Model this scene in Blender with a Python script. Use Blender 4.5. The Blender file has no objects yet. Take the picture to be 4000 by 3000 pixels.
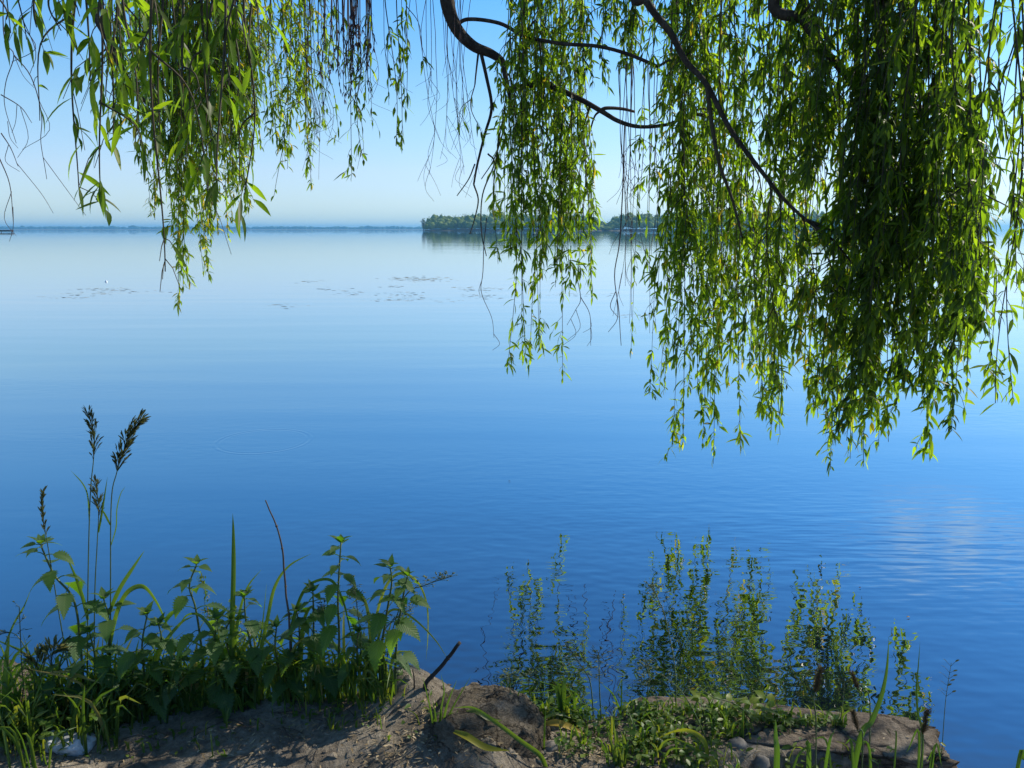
import bpy, math, random
import numpy as np
from mathutils import Vector, noise as mnoise

R = math.radians
rng = np.random.default_rng(7)
random.seed(7)
sc = bpy.context.scene
COL = sc.collection

# ------------------------------------------------------------------ camera
H, F = 1.6, 3000.0
PITCH = math.atan(604.0 / F)
cam = bpy.data.cameras.new("camera")
cam.sensor_width = 36.0
cam.lens = 36.0 * F / 4000.0
cam.clip_start, cam.clip_end = 0.05, 30000.0
cam_o = bpy.data.objects.new("camera", cam)
COL.objects.link(cam_o)
cam_o.location = (0, 0, H)
cam_o.rotation_euler = (math.pi / 2 - PITCH, 0, 0)
sc.camera = cam_o

# ------------------------------------------------------------------ sky, sun, exposure
SUN_AZ, SUN_EL = R(62), R(38)          # azimuth from +Y towards +X
world = bpy.data.worlds.new("World")
sc.world = world
world.use_nodes = True
wn, wl = world.node_tree.nodes, world.node_tree.links
bg = wn["Background"]
sky = wn.new("ShaderNodeTexSky")
sky.sky_type = 'NISHITA'
sky.sun_disc = False
sky.sun_elevation = SUN_EL
sky.sun_rotation = SUN_AZ
sky.air_density, sky.dust_density, sky.ozone_density = 1.0, 0.0, 4.0
# grade the clear sky by elevation: less glare at the horizon, a deeper blue midway up
tcw = wn.new("ShaderNodeTexCoord"); sxyz = wn.new("ShaderNodeSeparateXYZ")
wl.new(tcw.outputs['Generated'], sxyz.inputs[0])
grade = wn.new("ShaderNodeValToRGB"); ge_ = grade.color_ramp.elements
GR = [(0.0, (.60, .80, 1.06)), (.03, (.80, .89, 1.08)), (.07, (.98, .98, 1.12)), (.139, (1.0, 1.12, 1.14)), (.26, (.66, 1.15, 1.38)), (.342, (.50, 1.12, 1.48)), (.5, (.42, .98, 1.40)), (.7, (.8, .98, 1.1)), (.94, (1.5, 1.1, .75))]  # overhead stops warmed to take blue out of the shade
while len(ge_) < len(GR): ge_.new(.5)
for i, (p, c) in enumerate(GR): ge_[i].position = p; ge_[i].color = (c[0] / 2, c[1] / 2, c[2] / 2, 1)
wl.new(sxyz.outputs[2], grade.inputs[0])
vm = wn.new("ShaderNodeVectorMath"); vm.operation = 'MULTIPLY'
wl.new(sky.outputs[0], vm.inputs[0]); wl.new(grade.outputs[0], vm.inputs[1])
vs = wn.new("ShaderNodeVectorMath"); vs.operation = 'SCALE'; vs.inputs['Scale'].default_value = 2.0
wl.new(vm.outputs[0], vs.inputs[0])
# a wisp of thin cloud high on the right
cdir = Vector((math.sin(R(32)) * math.cos(R(20)), math.cos(R(32)) * math.cos(R(20)), math.sin(R(20))))
cs = wn.new("ShaderNodeVectorMath"); cs.operation = 'SUBTRACT'; wl.new(tcw.outputs['Generated'], cs.inputs[0]); cs.inputs[1].default_value = cdir
csc = wn.new("ShaderNodeVectorMath"); csc.operation = 'MULTIPLY'; wl.new(cs.outputs[0], csc.inputs[0]); csc.inputs[1].default_value = (5.5, 5.5, 14)
cl_ = wn.new("ShaderNodeVectorMath"); cl_.operation = 'LENGTH'; wl.new(csc.outputs[0], cl_.inputs[0])
cm = wn.new("ShaderNodeMapRange"); cm.interpolation_type = 'SMOOTHSTEP'; wl.new(cl_.outputs['Value'], cm.inputs[0])
cm.inputs[1].default_value, cm.inputs[2].default_value, cm.inputs[3].default_value, cm.inputs[4].default_value = 1.0, .1, 0.0, 1.0
cn = wn.new("ShaderNodeTexNoise"); cn.inputs['Scale'].default_value = 14; cn.inputs['Detail'].default_value = 6; wl.new(tcw.outputs['Generated'], cn.inputs['Vector'])
cr = wn.new("ShaderNodeValToRGB"); cr.color_ramp.elements[0].position = .42; cr.color_ramp.elements[1].position = .75; wl.new(cn.outputs[0], cr.inputs[0])
cf = wn.new("ShaderNodeMath"); cf.operation = 'MULTIPLY'; wl.new(cm.outputs[0], cf.inputs[0]); wl.new(cr.outputs[0], cf.inputs[1])
cx = wn.new("ShaderNodeMixRGB"); wl.new(cf.outputs[0], cx.inputs[0]); wl.new(vs.outputs[0], cx.inputs[1]); cx.inputs[2].default_value = (5.4, 6.9, 8.0, 1)
wl.new(cx.outputs[0], bg.inputs[0])
bg.inputs[1].default_value = 0.115
sun = bpy.data.lights.new("sun", 'SUN')
sun.energy, sun.angle, sun.color = 5.0, R(0.5), (1.0, 0.91, 0.76)
sun_o = bpy.data.objects.new("sun", sun)
COL.objects.link(sun_o)
SDIR = Vector((math.cos(SUN_EL) * math.sin(SUN_AZ), math.cos(SUN_EL) * math.cos(SUN_AZ), math.sin(SUN_EL)))
sun_o.rotation_euler = SDIR.to_track_quat('Z', 'Y').to_euler()
sun_o.location = SDIR * 50
sc.view_settings.view_transform = 'Standard'
sc.view_settings.look = 'None'
sc.view_settings.exposure = 0.35
sc.view_settings.gamma = 1.0
sc.cycles.max_bounces = 6
sc.cycles.diffuse_bounces = 3
sc.cycles.glossy_bounces = 3
sc.cycles.transmission_bounces = 4
sc.cycles.volume_bounces = 0
sc.cycles.use_denoising = True

# ------------------------------------------------------------------ photo pixel -> place
cP, sP = math.cos(PITCH), math.sin(PITCH)
def ray(px, py):
    a, b = (px - 2000.0) / F, -(py - 1500.0) / F
    return np.array((a, cP + b * sP, -sP + b * cP))
def P(px, py, Y):                       # point on the pixel's line of sight at ground distance Y
    d = ray(px, py)
    return np.array((0, 0, H)) + d * (Y / d[1])
def G(px, py, z=0.0):                   # point on the pixel's line of sight at height z
    d = ray(px, py)
    return np.array((0, 0, H)) + d * ((z - H) / d[2])
def lerp(a, b, t): return a + (b - a) * t
def sstep(t):
    t = min(1.0, max(0.0, t)); return t * t * (3 - 2 * t)
def interp(x, pts):
    return float(np.interp(x, [p[0] for p in pts], [p[1] for p in pts]))

# ------------------------------------------------------------------ mesh builder
class MB:
    def __init__(s): s.v, s.q, s.t, s.a, s.n = [], [], [], [], 0
    def add(s, v, quads=None, tris=None, attr=None):
        v = np.asarray(v, float).reshape(-1, 3)
        if quads is not None and len(quads): s.q.append(np.asarray(quads, np.int64).reshape(-1, 4) + s.n)
        if tris is not None and len(tris): s.t.append(np.asarray(tris, np.int64).reshape(-1, 3) + s.n)
        if attr is None: attr = np.tile((0.5, 0.0, 0.5), (len(v), 1))
        s.v.append(v); s.a.append(np.asarray(attr, float).reshape(-1, 3)); s.n += len(v)
    def build(s, name, mat, parent=None, origin=None, smooth=True):
        me = bpy.data.meshes.new(name)
        v = np.concatenate(s.v) if s.v else np.zeros((0, 3))
        at = np.concatenate(s.a) if s.a else np.zeros((0, 3))
        o = np.zeros(3) if origin is None else np.asarray(origin, float)
        v = v - o
        q = np.concatenate(s.q) if s.q else np.zeros((0, 4), np.int64)
        t = np.concatenate(s.t) if s.t else np.zeros((0, 3), np.int64)
        me.vertices.add(len(v)); me.vertices.foreach_set("co", v.astype(np.float32).ravel())
        nl = q.size + t.size
        me.loops.add(nl)
        me.loops.foreach_set("vertex_index", np.concatenate((q.ravel(), t.ravel())).astype(np.int32))
        me.polygons.add(len(q) + len(t))
        starts = np.concatenate((np.arange(len(q)) * 4, q.size + np.arange(len(t)) * 3)).astype(np.int32)
        me.polygons.foreach_set("loop_start", starts)
        me.polygons.foreach_set("use_smooth", np.full(len(q) + len(t), smooth))
        al = me.attributes.new("leaf", 'FLOAT_VECTOR', 'POINT')
        al.data.foreach_set("vector", at.astype(np.float32).ravel())
        me.update(calc_edges=True); me.validate()
        me.materials.append(mat)
        ob = bpy.data.objects.new(name, me)
        COL.objects.link(ob)
        if parent is not None:
            ob.parent = parent
            ob.location = o - np.array(parent.location)
        else:
            ob.location = o
        return ob

def tag(o, label=None, cat=None, group=None, kind=None):
    if label: o["label"] = label
    if cat: o["category"] = cat
    if group: o["group"] = group
    if kind: o["kind"] = kind
    return o
def thing(name, loc, label, cat, group=None, kind="thing"):
    e = bpy.data.objects.new(name, None)
    e.empty_display_size = 0.1
    COL.objects.link(e); e.location = [float(c) for c in loc]
    return tag(e, label, cat, group, kind)

def smooth_path(pts, n=6):              # Catmull-Rom through the points
    p = [np.asarray(q, float) for q in pts]
    if len(p) < 3:
        return np.array([lerp(p[0], p[-1], i / n) for i in range(n + 1)])
    p = [2 * p[0] - p[1]] + p + [2 * p[-1] - p[-2]]
    out = []
    for i in range(1, len(p) - 2):
        a, b, c, d = p[i - 1:i + 3]
        for k in range(n):
            t = k / n
            out.append(0.5 * (2 * b + (c - a) * t + (2 * a - 5 * b + 4 * c - d) * t * t + (3 * b - a - 3 * c + d) * t ** 3))
    out.append(p[-2])
    return np.array(out)

def tube(mb, pts, r0, r1=None, sides=6, rnd=0.5, rad=None, cap=True):
    pts = np.asarray(pts, float); n = len(pts)
    if rad is None: rad = np.linspace(r0, r1 if r1 is not None else r0, n)
    tan = np.gradient(pts, axis=0)
    tan /= np.linalg.norm(tan, axis=1)[:, None] + 1e-12
    ref = np.array((1.0, 0, 0)) if abs(tan[0][0]) < 0.8 else np.array((0, 1.0, 0))
    V = []
    for i in range(n):
        u = ref - tan[i] * ref.dot(tan[i]); u /= np.linalg.norm(u) + 1e-12
        ref = u
        w = np.cross(tan[i], u)
        for k in range(sides):
            a = 2 * math.pi * k / sides
            V.append(pts[i] + rad[i] * (math.cos(a) * u + math.sin(a) * w))
    Q = [(i * sides + k, i * sides + (k + 1) % sides, (i + 1) * sides + (k + 1) % sides, (i + 1) * sides + k)
         for i in range(n - 1) for k in range(sides)]
    T = []
    if cap:
        V.append(pts[0]); V.append(pts[-1]); b = n * sides
        for k in range(sides):
            T.append((b, (k + 1) % sides, k)); T.append((b + 1, (n - 1) * sides + k, (n - 1) * sides + (k + 1) % sides))
    at = np.tile((rnd, 0.0, 0.5), (len(V), 1))
    mb.add(V, Q, T, at)

PROF_WILLOW = [(0, .05), (.10, .45), (.28, .95), (.45, 1.0), (.65, .78), (.85, .38), (1, .03)]
PROF_OVATE = [(0, .08), (.06, .55), (.15, .92), (.30, 1.0), (.5, .78), (.7, .46), (.88, .17), (1, .01)]
PROF_OVAL = [(0, .1), (.2, .7), (.45, 1.0), (.7, .85), (.9, .45), (1, .05)]
def leaves(mb, base, az, a0, a1, L, W, roll=0.0, prof=PROF_WILLOW, fold=0.25, rnd=None, ns=None, serr=0.0):
    """N curved leaves: each bends in the vertical plane az from pitch a0 to pitch a1."""
    base = np.asarray(base, float).reshape(-1, 3); N = len(base)
    f = lambda x: np.broadcast_to(np.asarray(x, float), (N,))
    az, a0, a1, L, W, roll = f(az), f(a0), f(a1), f(L), f(W), f(roll)
    rnd = rng.random(N) if rnd is None else f(rnd)
    if ns is None: st = np.array([p[0] for p in prof]); pr = np.array([p[1] for p in prof])
    else:
        st = np.linspace(0, 1, ns); pr = np.interp(st, [p[0] for p in prof], [p[1] for p in prof])
        if serr: pr = pr * (1 + serr * np.where(np.arange(ns) % 2 == 0, -1, 1)); pr[-1] = 0.02
    S = len(st)
    c = base.copy(); V = np.zeros((N, S, 3, 3)); A = np.zeros((N, S, 3, 3))
    hx, hy = np.cos(az), np.sin(az)
    side0 = np.stack((-hy, hx, np.zeros(N)), 1)
    for i in range(S):
        an = a0 + (a1 - a0) * st[i]
        tan = np.stack((np.cos(an) * hx, np.cos(an) * hy, np.sin(an)), 1)
        if i: c = c + tan * (L * (st[i] - st[i - 1]))[:, None]
        nrm = np.cross(tan, side0)
        ro = roll * (0.6 + 0.8 * st[i])
        sd = side0 * np.cos(ro)[:, None] + nrm * np.sin(ro)[:, None]
        nn = np.cross(tan, sd)
        w = (W * 0.5 * pr[i])[:, None]
        V[:, i, 0] = c - sd * w + nn * w * fold
        V[:, i, 1] = c
        V[:, i, 2] = c + sd * w + nn * w * fold
        for k, u in enumerate((-1, 0, 1)):
            A[:, i, k, 0] = rnd; A[:, i, k, 1] = u * pr[i]; A[:, i, k, 2] = st[i]
    q = []
    for i in range(S - 1):
        for k in (0, 1):
            a = i * 3 + k; q.append((a, a + 1, a + 4, a + 3))
    q = np.array(q)
    Q = (q[None] + (np.arange(N) * S * 3)[:, None, None]).reshape(-1, 4)
    mb.add(V.reshape(-1, 3), Q, None, A.reshape(-1, 3))

def blade(mb, pts, w, face=None, rnd=0.5, n=7, prof=((0, .7), (.25, 1), (.6, .8), (.85, .4), (1, .03)), fold=0.22):
    p = smooth_path(pts, n); m = len(p)
    if face is None: face = np.array((random.uniform(-.6, .6), -1.0, random.uniform(0, .5)))
    face = np.asarray(face, float) / np.linalg.norm(face)
    tan = np.gradient(p, axis=0); tan /= np.linalg.norm(tan, axis=1)[:, None] + 1e-12
    V, A = [], []
    for i in range(m):
        t = i / (m - 1)
        sd = np.cross(tan[i], face); sd /= np.linalg.norm(sd) + 1e-9
        nn = np.cross(sd, tan[i])
        hw = 0.5 * w * interp(t, prof)
        V += [p[i] - sd * hw + nn * hw * fold * 2, p[i], p[i] + sd * hw + nn * hw * fold * 2]
        A += [(rnd, -1, t), (rnd, 0, t), (rnd, 1, t)]
    Q = [(i * 3 + k, i * 3 + k + 1, i * 3 + k + 4, i * 3 + k + 3) for i in range(m - 1) for k in (0, 1)]
    mb.add(V, Q, None, A)

def ico(sub=3):
    import bmesh
    b = bmesh.new(); bmesh.ops.create_icosphere(b, subdivisions=sub, radius=1)
    v = np.array([x.co[:] for x in b.verts]); f = np.array([[q.index for q in x.verts] for x in b.faces]); b.free()
    return v, f
ICO = {k: ico(k) for k in (1, 2, 3, 4, 5)}
def blob(mb, c, r, sub=3, amp=0.2, freq=1.5, seed=0, rnd=0.5, flat=None, rot=0.0, fine=0.0, boxy=1.0):
    v, f = ICO[sub]; r = np.asarray(r, float) * np.ones(3)
    off = Vector((seed * 3.1, seed * 1.7, seed * 0.9)); out = np.empty_like(v)
    ca, sa = math.cos(rot), math.sin(rot)
    for i, p in enumerate(v):
        d = 1 + amp * mnoise.fractal(Vector(p) * freq + off, 1.0, 2.0, 4)
        if fine: d += fine * mnoise.noise(Vector(p) * 9 + off) + fine * .6 * mnoise.noise(Vector(p) * 22 + off) + fine * .45 * abs(mnoise.noise(Vector(p) * 45 + off))
        q = np.sign(p) * np.abs(p) ** boxy * d
        if flat is not None and q[2] > flat: q = np.array((q[0], q[1], flat + (q[2] - flat) * 0.25))
        q = q * r
        out[i] = (q[0] * ca - q[1] * sa, q[0] * sa + q[1] * ca, q[2])
    mb.add(out + np.asarray(c), None, f, np.tile((rnd, 0, .5), (len(v), 1)))

# ------------------------------------------------------------------ materials
def mat(name):
    m = bpy.data.materials.new(name); m.use_nodes = True
    nt = m.node_tree; nt.nodes.clear()
    out = nt.nodes.new("ShaderNodeOutputMaterial")
    return m, nt.nodes, nt.links, out
def node(ns, t, **kw):
    n = ns.new(t)
    for k, v in kw.items(): setattr(n, k, v)
    return n
def ramp(ns, ls, fac, stops):
    r = ns.new("ShaderNodeValToRGB"); e = r.color_ramp.elements
    while len(e) < len(stops): e.new(0.5)
    for i, (p, c) in enumerate(stops):
        e[i].position = p; e[i].color = (*c, 1) if len(c) == 3 else c
    ls.new(fac, r.inputs[0]); return r
def math_(ns, ls, op, a, b=None, c=None, clamp=False):
    n = ns.new("ShaderNodeMath"); n.operation = op; n.use_clamp = clamp
    for i, x in enumerate((a, b, c)):
        if x is None: continue
        if isinstance(x, (int, float)): n.inputs[i].default_value = x
        else: ls.new(x, n.inputs[i])
    return n.outputs[0]

def leaf_mat(name, stops, trans, tfac=0.42, rough=0.38, spec=0.5, under=None, veins=0.0, midrib=True):
    m, ns, ls, out = mat(name)
    at = node(ns, "ShaderNodeAttribute", attribute_name="leaf")
    sep = ns.new("ShaderNodeSeparateXYZ"); ls.new(at.outputs['Vector'], sep.inputs[0])
    base = ramp(ns, ls, sep.outputs[0], stops).outputs[0]
    tr = ramp(ns, ls, sep.outputs[0], trans).outputs[0]
    au = math_(ns, ls, 'ABSOLUTE', sep.outputs[1])
    hgt = None
    if midrib:
        mr = math_(ns, ls, 'LESS_THAN', au, 0.07)
        mx = node(ns, "ShaderNodeMixRGB", blend_type='MIX'); ls.new(math_(ns, ls, 'MULTIPLY', mr, 0.45), mx.inputs[0])
        ls.new(base, mx.inputs[1]); mx.inputs[2].default_value = (0.22, 0.28, 0.09, 1); base = mx.outputs[0]
    if veins:
        ph = math_(ns, ls, 'SUBTRACT', math_(ns, ls, 'MULTIPLY', sep.outputs[2], 60.0), math_(ns, ls, 'MULTIPLY', au, 22.0))
        sn = math_(ns, ls, 'SINE', ph)
        hgt = sn
        dk = math_(ns, ls, 'MULTIPLY', math_(ns, ls, 'GREATER_THAN', sn, 0.75), veins)
        mx = node(ns, "ShaderNodeMixRGB", blend_type='MULTIPLY'); ls.new(dk, mx.inputs[0])
        ls.new(tr, mx.inputs[1]); mx.inputs[2].default_value = (0.35, 0.4, 0.3, 1); tr = mx.outputs[0]
    if under:
        ge = ns.new("ShaderNodeNewGeometry")
        mx = node(ns, "ShaderNodeMixRGB"); ls.new(math_(ns, ls, 'MULTIPLY', ge.outputs['Backfacing'], 0.6), mx.inputs[0])
        ls.new(base, mx.inputs[1]); mx.inputs[2].default_value = (*under, 1); base = mx.outputs[0]
    pb = ns.new("ShaderNodeBsdfPrincipled")
    ls.new(base, pb.inputs['Base Color']); pb.inputs['Roughness'].default_value = rough
    pb.inputs['Specular IOR Level'].default_value = spec
    if hgt is not None:
        bp = ns.new("ShaderNodeBump"); bp.inputs['Strength'].default_value = 0.3; bp.inputs['Distance'].default_value = 0.0015
        ls.new(hgt, bp.inputs['Height']); ls.new(bp.outputs[0], pb.inputs['Normal'])
    tb = ns.new("ShaderNodeBsdfTranslucent"); ls.new(tr, tb.inputs[0])
    ms = ns.new("ShaderNodeMixShader"); ms.inputs[0].default_value = tfac
    ls.new(pb.outputs[0], ms.inputs[1]); ls.new(tb.outputs[0], ms.inputs[2]); ls.new(ms.outputs[0], out.inputs[0])
    return m

def rough_mat(name, stops, scale=8.0, rough=0.85, bump=0.6, bdist=0.01, detail=8.0, stretch=None, fine=None, spec=0.3, cracks=0):
    m, ns, ls, out = mat(name)
    tc = ns.new("ShaderNodeTexCoord"); mp = ns.new("ShaderNodeMapping")
    ls.new(tc.outputs['Object'], mp.inputs[0])
    if stretch: mp.inputs['Scale'].default_value = stretch
    nz = ns.new("ShaderNodeTexNoise"); nz.inputs['Scale'].default_value = scale
    nz.inputs['Detail'].default_value = detail; nz.inputs['Roughness'].default_value = 0.68
    ls.new(mp.outputs[0], nz.inputs['Vector'])
    c = ramp(ns, ls, nz.outputs[0], stops).outputs[0]
    h = nz.outputs[0]
    if fine:
        n2 = ns.new("ShaderNodeTexNoise"); n2.inputs['Scale'].default_value = fine; n2.inputs['Detail'].default_value = 6
        n2.inputs['Roughness'].default_value = 0.75
        ls.new(mp.outputs[0], n2.inputs['Vector'])
        mx = node(ns, "ShaderNodeMixRGB", blend_type='OVERLAY'); mx.inputs[0].default_value = 0.75
        ls.new(c, mx.inputs[1]); ls.new(ramp(ns, ls, n2.outputs[0], [(.3, (.2, .2, .2)), (.7, (.8, .8, .8))]).outputs[0], mx.inputs[2]); c = mx.outputs[0]
        h = math_(ns, ls, 'ADD', h, math_(ns, ls, 'MULTIPLY', n2.outputs[0], 0.45))
    if cracks:
        vd = node(ns, "ShaderNodeTexVoronoi", feature='DISTANCE_TO_EDGE'); vd.inputs['Scale'].default_value = cracks
        wv = ns.new("ShaderNodeVectorMath"); wv.operation = 'ADD'; ls.new(mp.outputs[0], wv.inputs[0])
        wm = ns.new("ShaderNodeVectorMath"); wm.operation = 'SCALE'; wm.inputs['Scale'].default_value = .12; ls.new(nz.outputs[1], wm.inputs[0]); ls.new(wm.outputs[0], wv.inputs[1])
        ls.new(wv.outputs[0], vd.inputs['Vector'])
        ck = ramp(ns, ls, vd.outputs[0], [(0.0, (0, 0, 0)), (.035, (1, 1, 1))]).outputs[0]
        mk = node(ns, "ShaderNodeMixRGB", blend_type='MULTIPLY'); mk.inputs[0].default_value = .7; ls.new(c, mk.inputs[1]); ls.new(ck, mk.inputs[2]); c = mk.outputs[0]
        h = math_(ns, ls, 'ADD', h, math_(ns, ls, 'MULTIPLY', ck, .35))
    pb = ns.new("ShaderNodeBsdfPrincipled"); ls.new(c, pb.inputs['Base Color'])
    pb.inputs['Roughness'].default_value = rough; pb.inputs['Specular IOR Level'].default_value = spec
    bp = ns.new("ShaderNodeBump"); bp.inputs['Strength'].default_value = bump; bp.inputs['Distance'].default_value = bdist
    ls.new(h, bp.inputs['Height']); ls.new(bp.outputs[0], pb.inputs['Normal']); ls.new(pb.outputs[0], out.inputs[0])
    return m

M = {}
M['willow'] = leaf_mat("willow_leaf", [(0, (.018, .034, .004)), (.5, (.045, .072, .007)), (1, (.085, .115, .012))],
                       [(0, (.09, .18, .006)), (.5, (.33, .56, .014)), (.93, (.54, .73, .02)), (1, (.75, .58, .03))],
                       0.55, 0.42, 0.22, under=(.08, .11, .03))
M['nettle'] = leaf_mat("nettle_leaf", [(0, (.018, .05, .012)), (1, (.045, .10, .022))],
                       [(0, (.14, .36, .010)), (1, (.3, .52, .02))], 0.46, 0.5, 0.28, under=(.06, .11, .05), veins=0.45)
M['grass'] = leaf_mat("grass_blade", [(0, (.025, .055, .014)), (.6, (.05, .10, .02)), (.85, (.10, .13, .03)), (1, (.3, .24, .10))],
                      [(0, (.10, .22, .012)), (.6, (.22, .36, .02)), (.85, (.36, .40, .03)), (1, (.4, .3, .1))], 0.4, 0.4, 0.4)
M['cover'] = leaf_mat("small_leaf", [(0, (.025, .06, .012)), (.7, (.06, .12, .02)), (1, (.13, .17, .03))],
                      [(0, (.12, .26, .012)), (.7, (.28, .42, .02)), (1, (.45, .48, .03))], 0.42, 0.45, 0.35)
M['yellow'] = leaf_mat("yellowing_blade", [(0, (.20, .20, .02)), (.5, (.30, .26, .03)), (1, (.38, .26, .05))],
                       [(0, (.4, .42, .02)), (.5, (.5, .42, .03)), (1, (.5, .34, .05))], 0.4, 0.45, 0.3)
M['straw'] = leaf_mat("dry_straw", [(0, (.18, .13, .07)), (.6, (.32, .25, .15)), (1, (.45, .38, .26))],
                      [(0, (.2, .15, .08)), (1, (.4, .33, .2))], 0.25, 0.6, 0.2, midrib=False)
M['seed'] = leaf_mat("seed_head", [(0, (.03, .045, .015)), (1, (.09, .10, .04))], [(0, (.1, .12, .03)), (1, (.25, .24, .08))], 0.3, 0.6, 0.2, midrib=False)
M['foxtail'] = leaf_mat("foxtail_bristle", [(0, (.05, .04, .02)), (1, (.14, .10, .05))], [(0, (.12, .1, .04)), (1, (.25, .2, .08))], 0.35, 0.6, 0.2, midrib=False)
M['purse'] = leaf_mat("purse_pod", [(0, (.05, .08, .03)), (1, (.12, .15, .07))], [(0, (.2, .28, .08)), (1, (.35, .4, .15))], 0.4, 0.5, 0.3, midrib=False)
M['stem'] = rough_mat("green_stem", [(.3, (.03, .06, .015)), (.7, (.07, .11, .03))], 30, 0.5, 0.2, 0.001, spec=.4)
M['drystem'] = rough_mat("dry_stem", [(.3, (.04, .03, .025)), (.7, (.10, .08, .06))], 40, 0.8, 0.4, 0.002)
M['bark'] = rough_mat("willow_bark", [(.3, (.018, .013, .010)), (.55, (.05, .038, .028)), (.75, (.11, .09, .07))], 14, 0.9, 0.9, 0.012, stretch=(1, 1, .4), fine=70)
M['twig'] = rough_mat("willow_twig", [(.3, (.03, .024, .014)), (.7, (.075, .06, .03))], 30, 0.7, 0.3, 0.002)
M['deadtwig'] = rough_mat("dead_twig", [(.3, (.035, .02, .024)), (.7, (.09, .055, .05))], 30, 0.8, 0.3, 0.002)
M['soil'] = rough_mat("bank_soil", [(.30, (.068, .058, .046)), (.46, (.175, .15, .118)), (.60, (.30, .265, .21)), (.75, (.42, .38, .31))], 5.5, 0.95, 1.0, 0.03, 12, fine=55, spec=.15)
M['boulder'] = rough_mat("weathered_stone", [(.30, (.05, .042, .032)), (.5, (.15, .125, .09)), (.7, (.34, .29, .22))], 9, 0.92, 1.0, 0.04, 12, stretch=(1, 1, 2.2), fine=90, spec=.2, cracks=11)
M['slab'] = rough_mat("pale_flat_stone", [(.28, (.05, .042, .032)), (.5, (.16, .13, .10)), (.7, (.30, .26, .20))], 6, 0.92, 1.0, 0.03, 12, stretch=(1, 1, 3), fine=65, spec=.2, cracks=7)
M['white'] = rough_mat("white_stone", [(.3, (.22, .24, .26)), (.6, (.42, .44, .46))], 9, 0.8, 0.4, 0.008, fine=60)
M['pebble'] = rough_mat("grey_pebble", [(.3, (.08, .075, .065)), (.7, (.24, .22, .19))], 25, 0.8, 0.3, 0.004)
M['wood'] = rough_mat("dark_wet_wood", [(.3, (.012, .010, .009)), (.7, (.05, .04, .035))], 40, 0.8, 0.6, 0.004)
M['far'] = rough_mat("far_foliage", [(.3, (.03, .05, .02)), (.7, (.06, .085, .03))], 0.05, 1, 0, 0.1, spec=0)
M['isle'] = rough_mat("island_foliage", [(.3, (.05, .08, .014)), (.5, (.12, .17, .03)), (.7, (.22, .26, .06))], 0.11, 0.9, 0, 0.1, spec=.1)
M['paleleaf'] = rough_mat("pale_foliage", [(.3, (.12, .15, .08)), (.7, (.26, .28, .18))], 0.4, 0.9, 0, 0.1, spec=.1)
M['shore'] = rough_mat("shore_earth", [(.3, (.10, .09, .06)), (.7, (.22, .19, .13))], 0.05, 1, 0, 0.1, spec=0)
M['weed'] = rough_mat("water_weed", [(.3, (.24, .27, .24)), (.7, (.40, .42, .38))], 5, 0.7, 0.2, 0.002)
M['foam'] = rough_mat("pale_float", [(.3, (.7, .72, .72)), (.7, (.85, .86, .86))], 9, 0.6, 0.1, 0.002)

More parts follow.
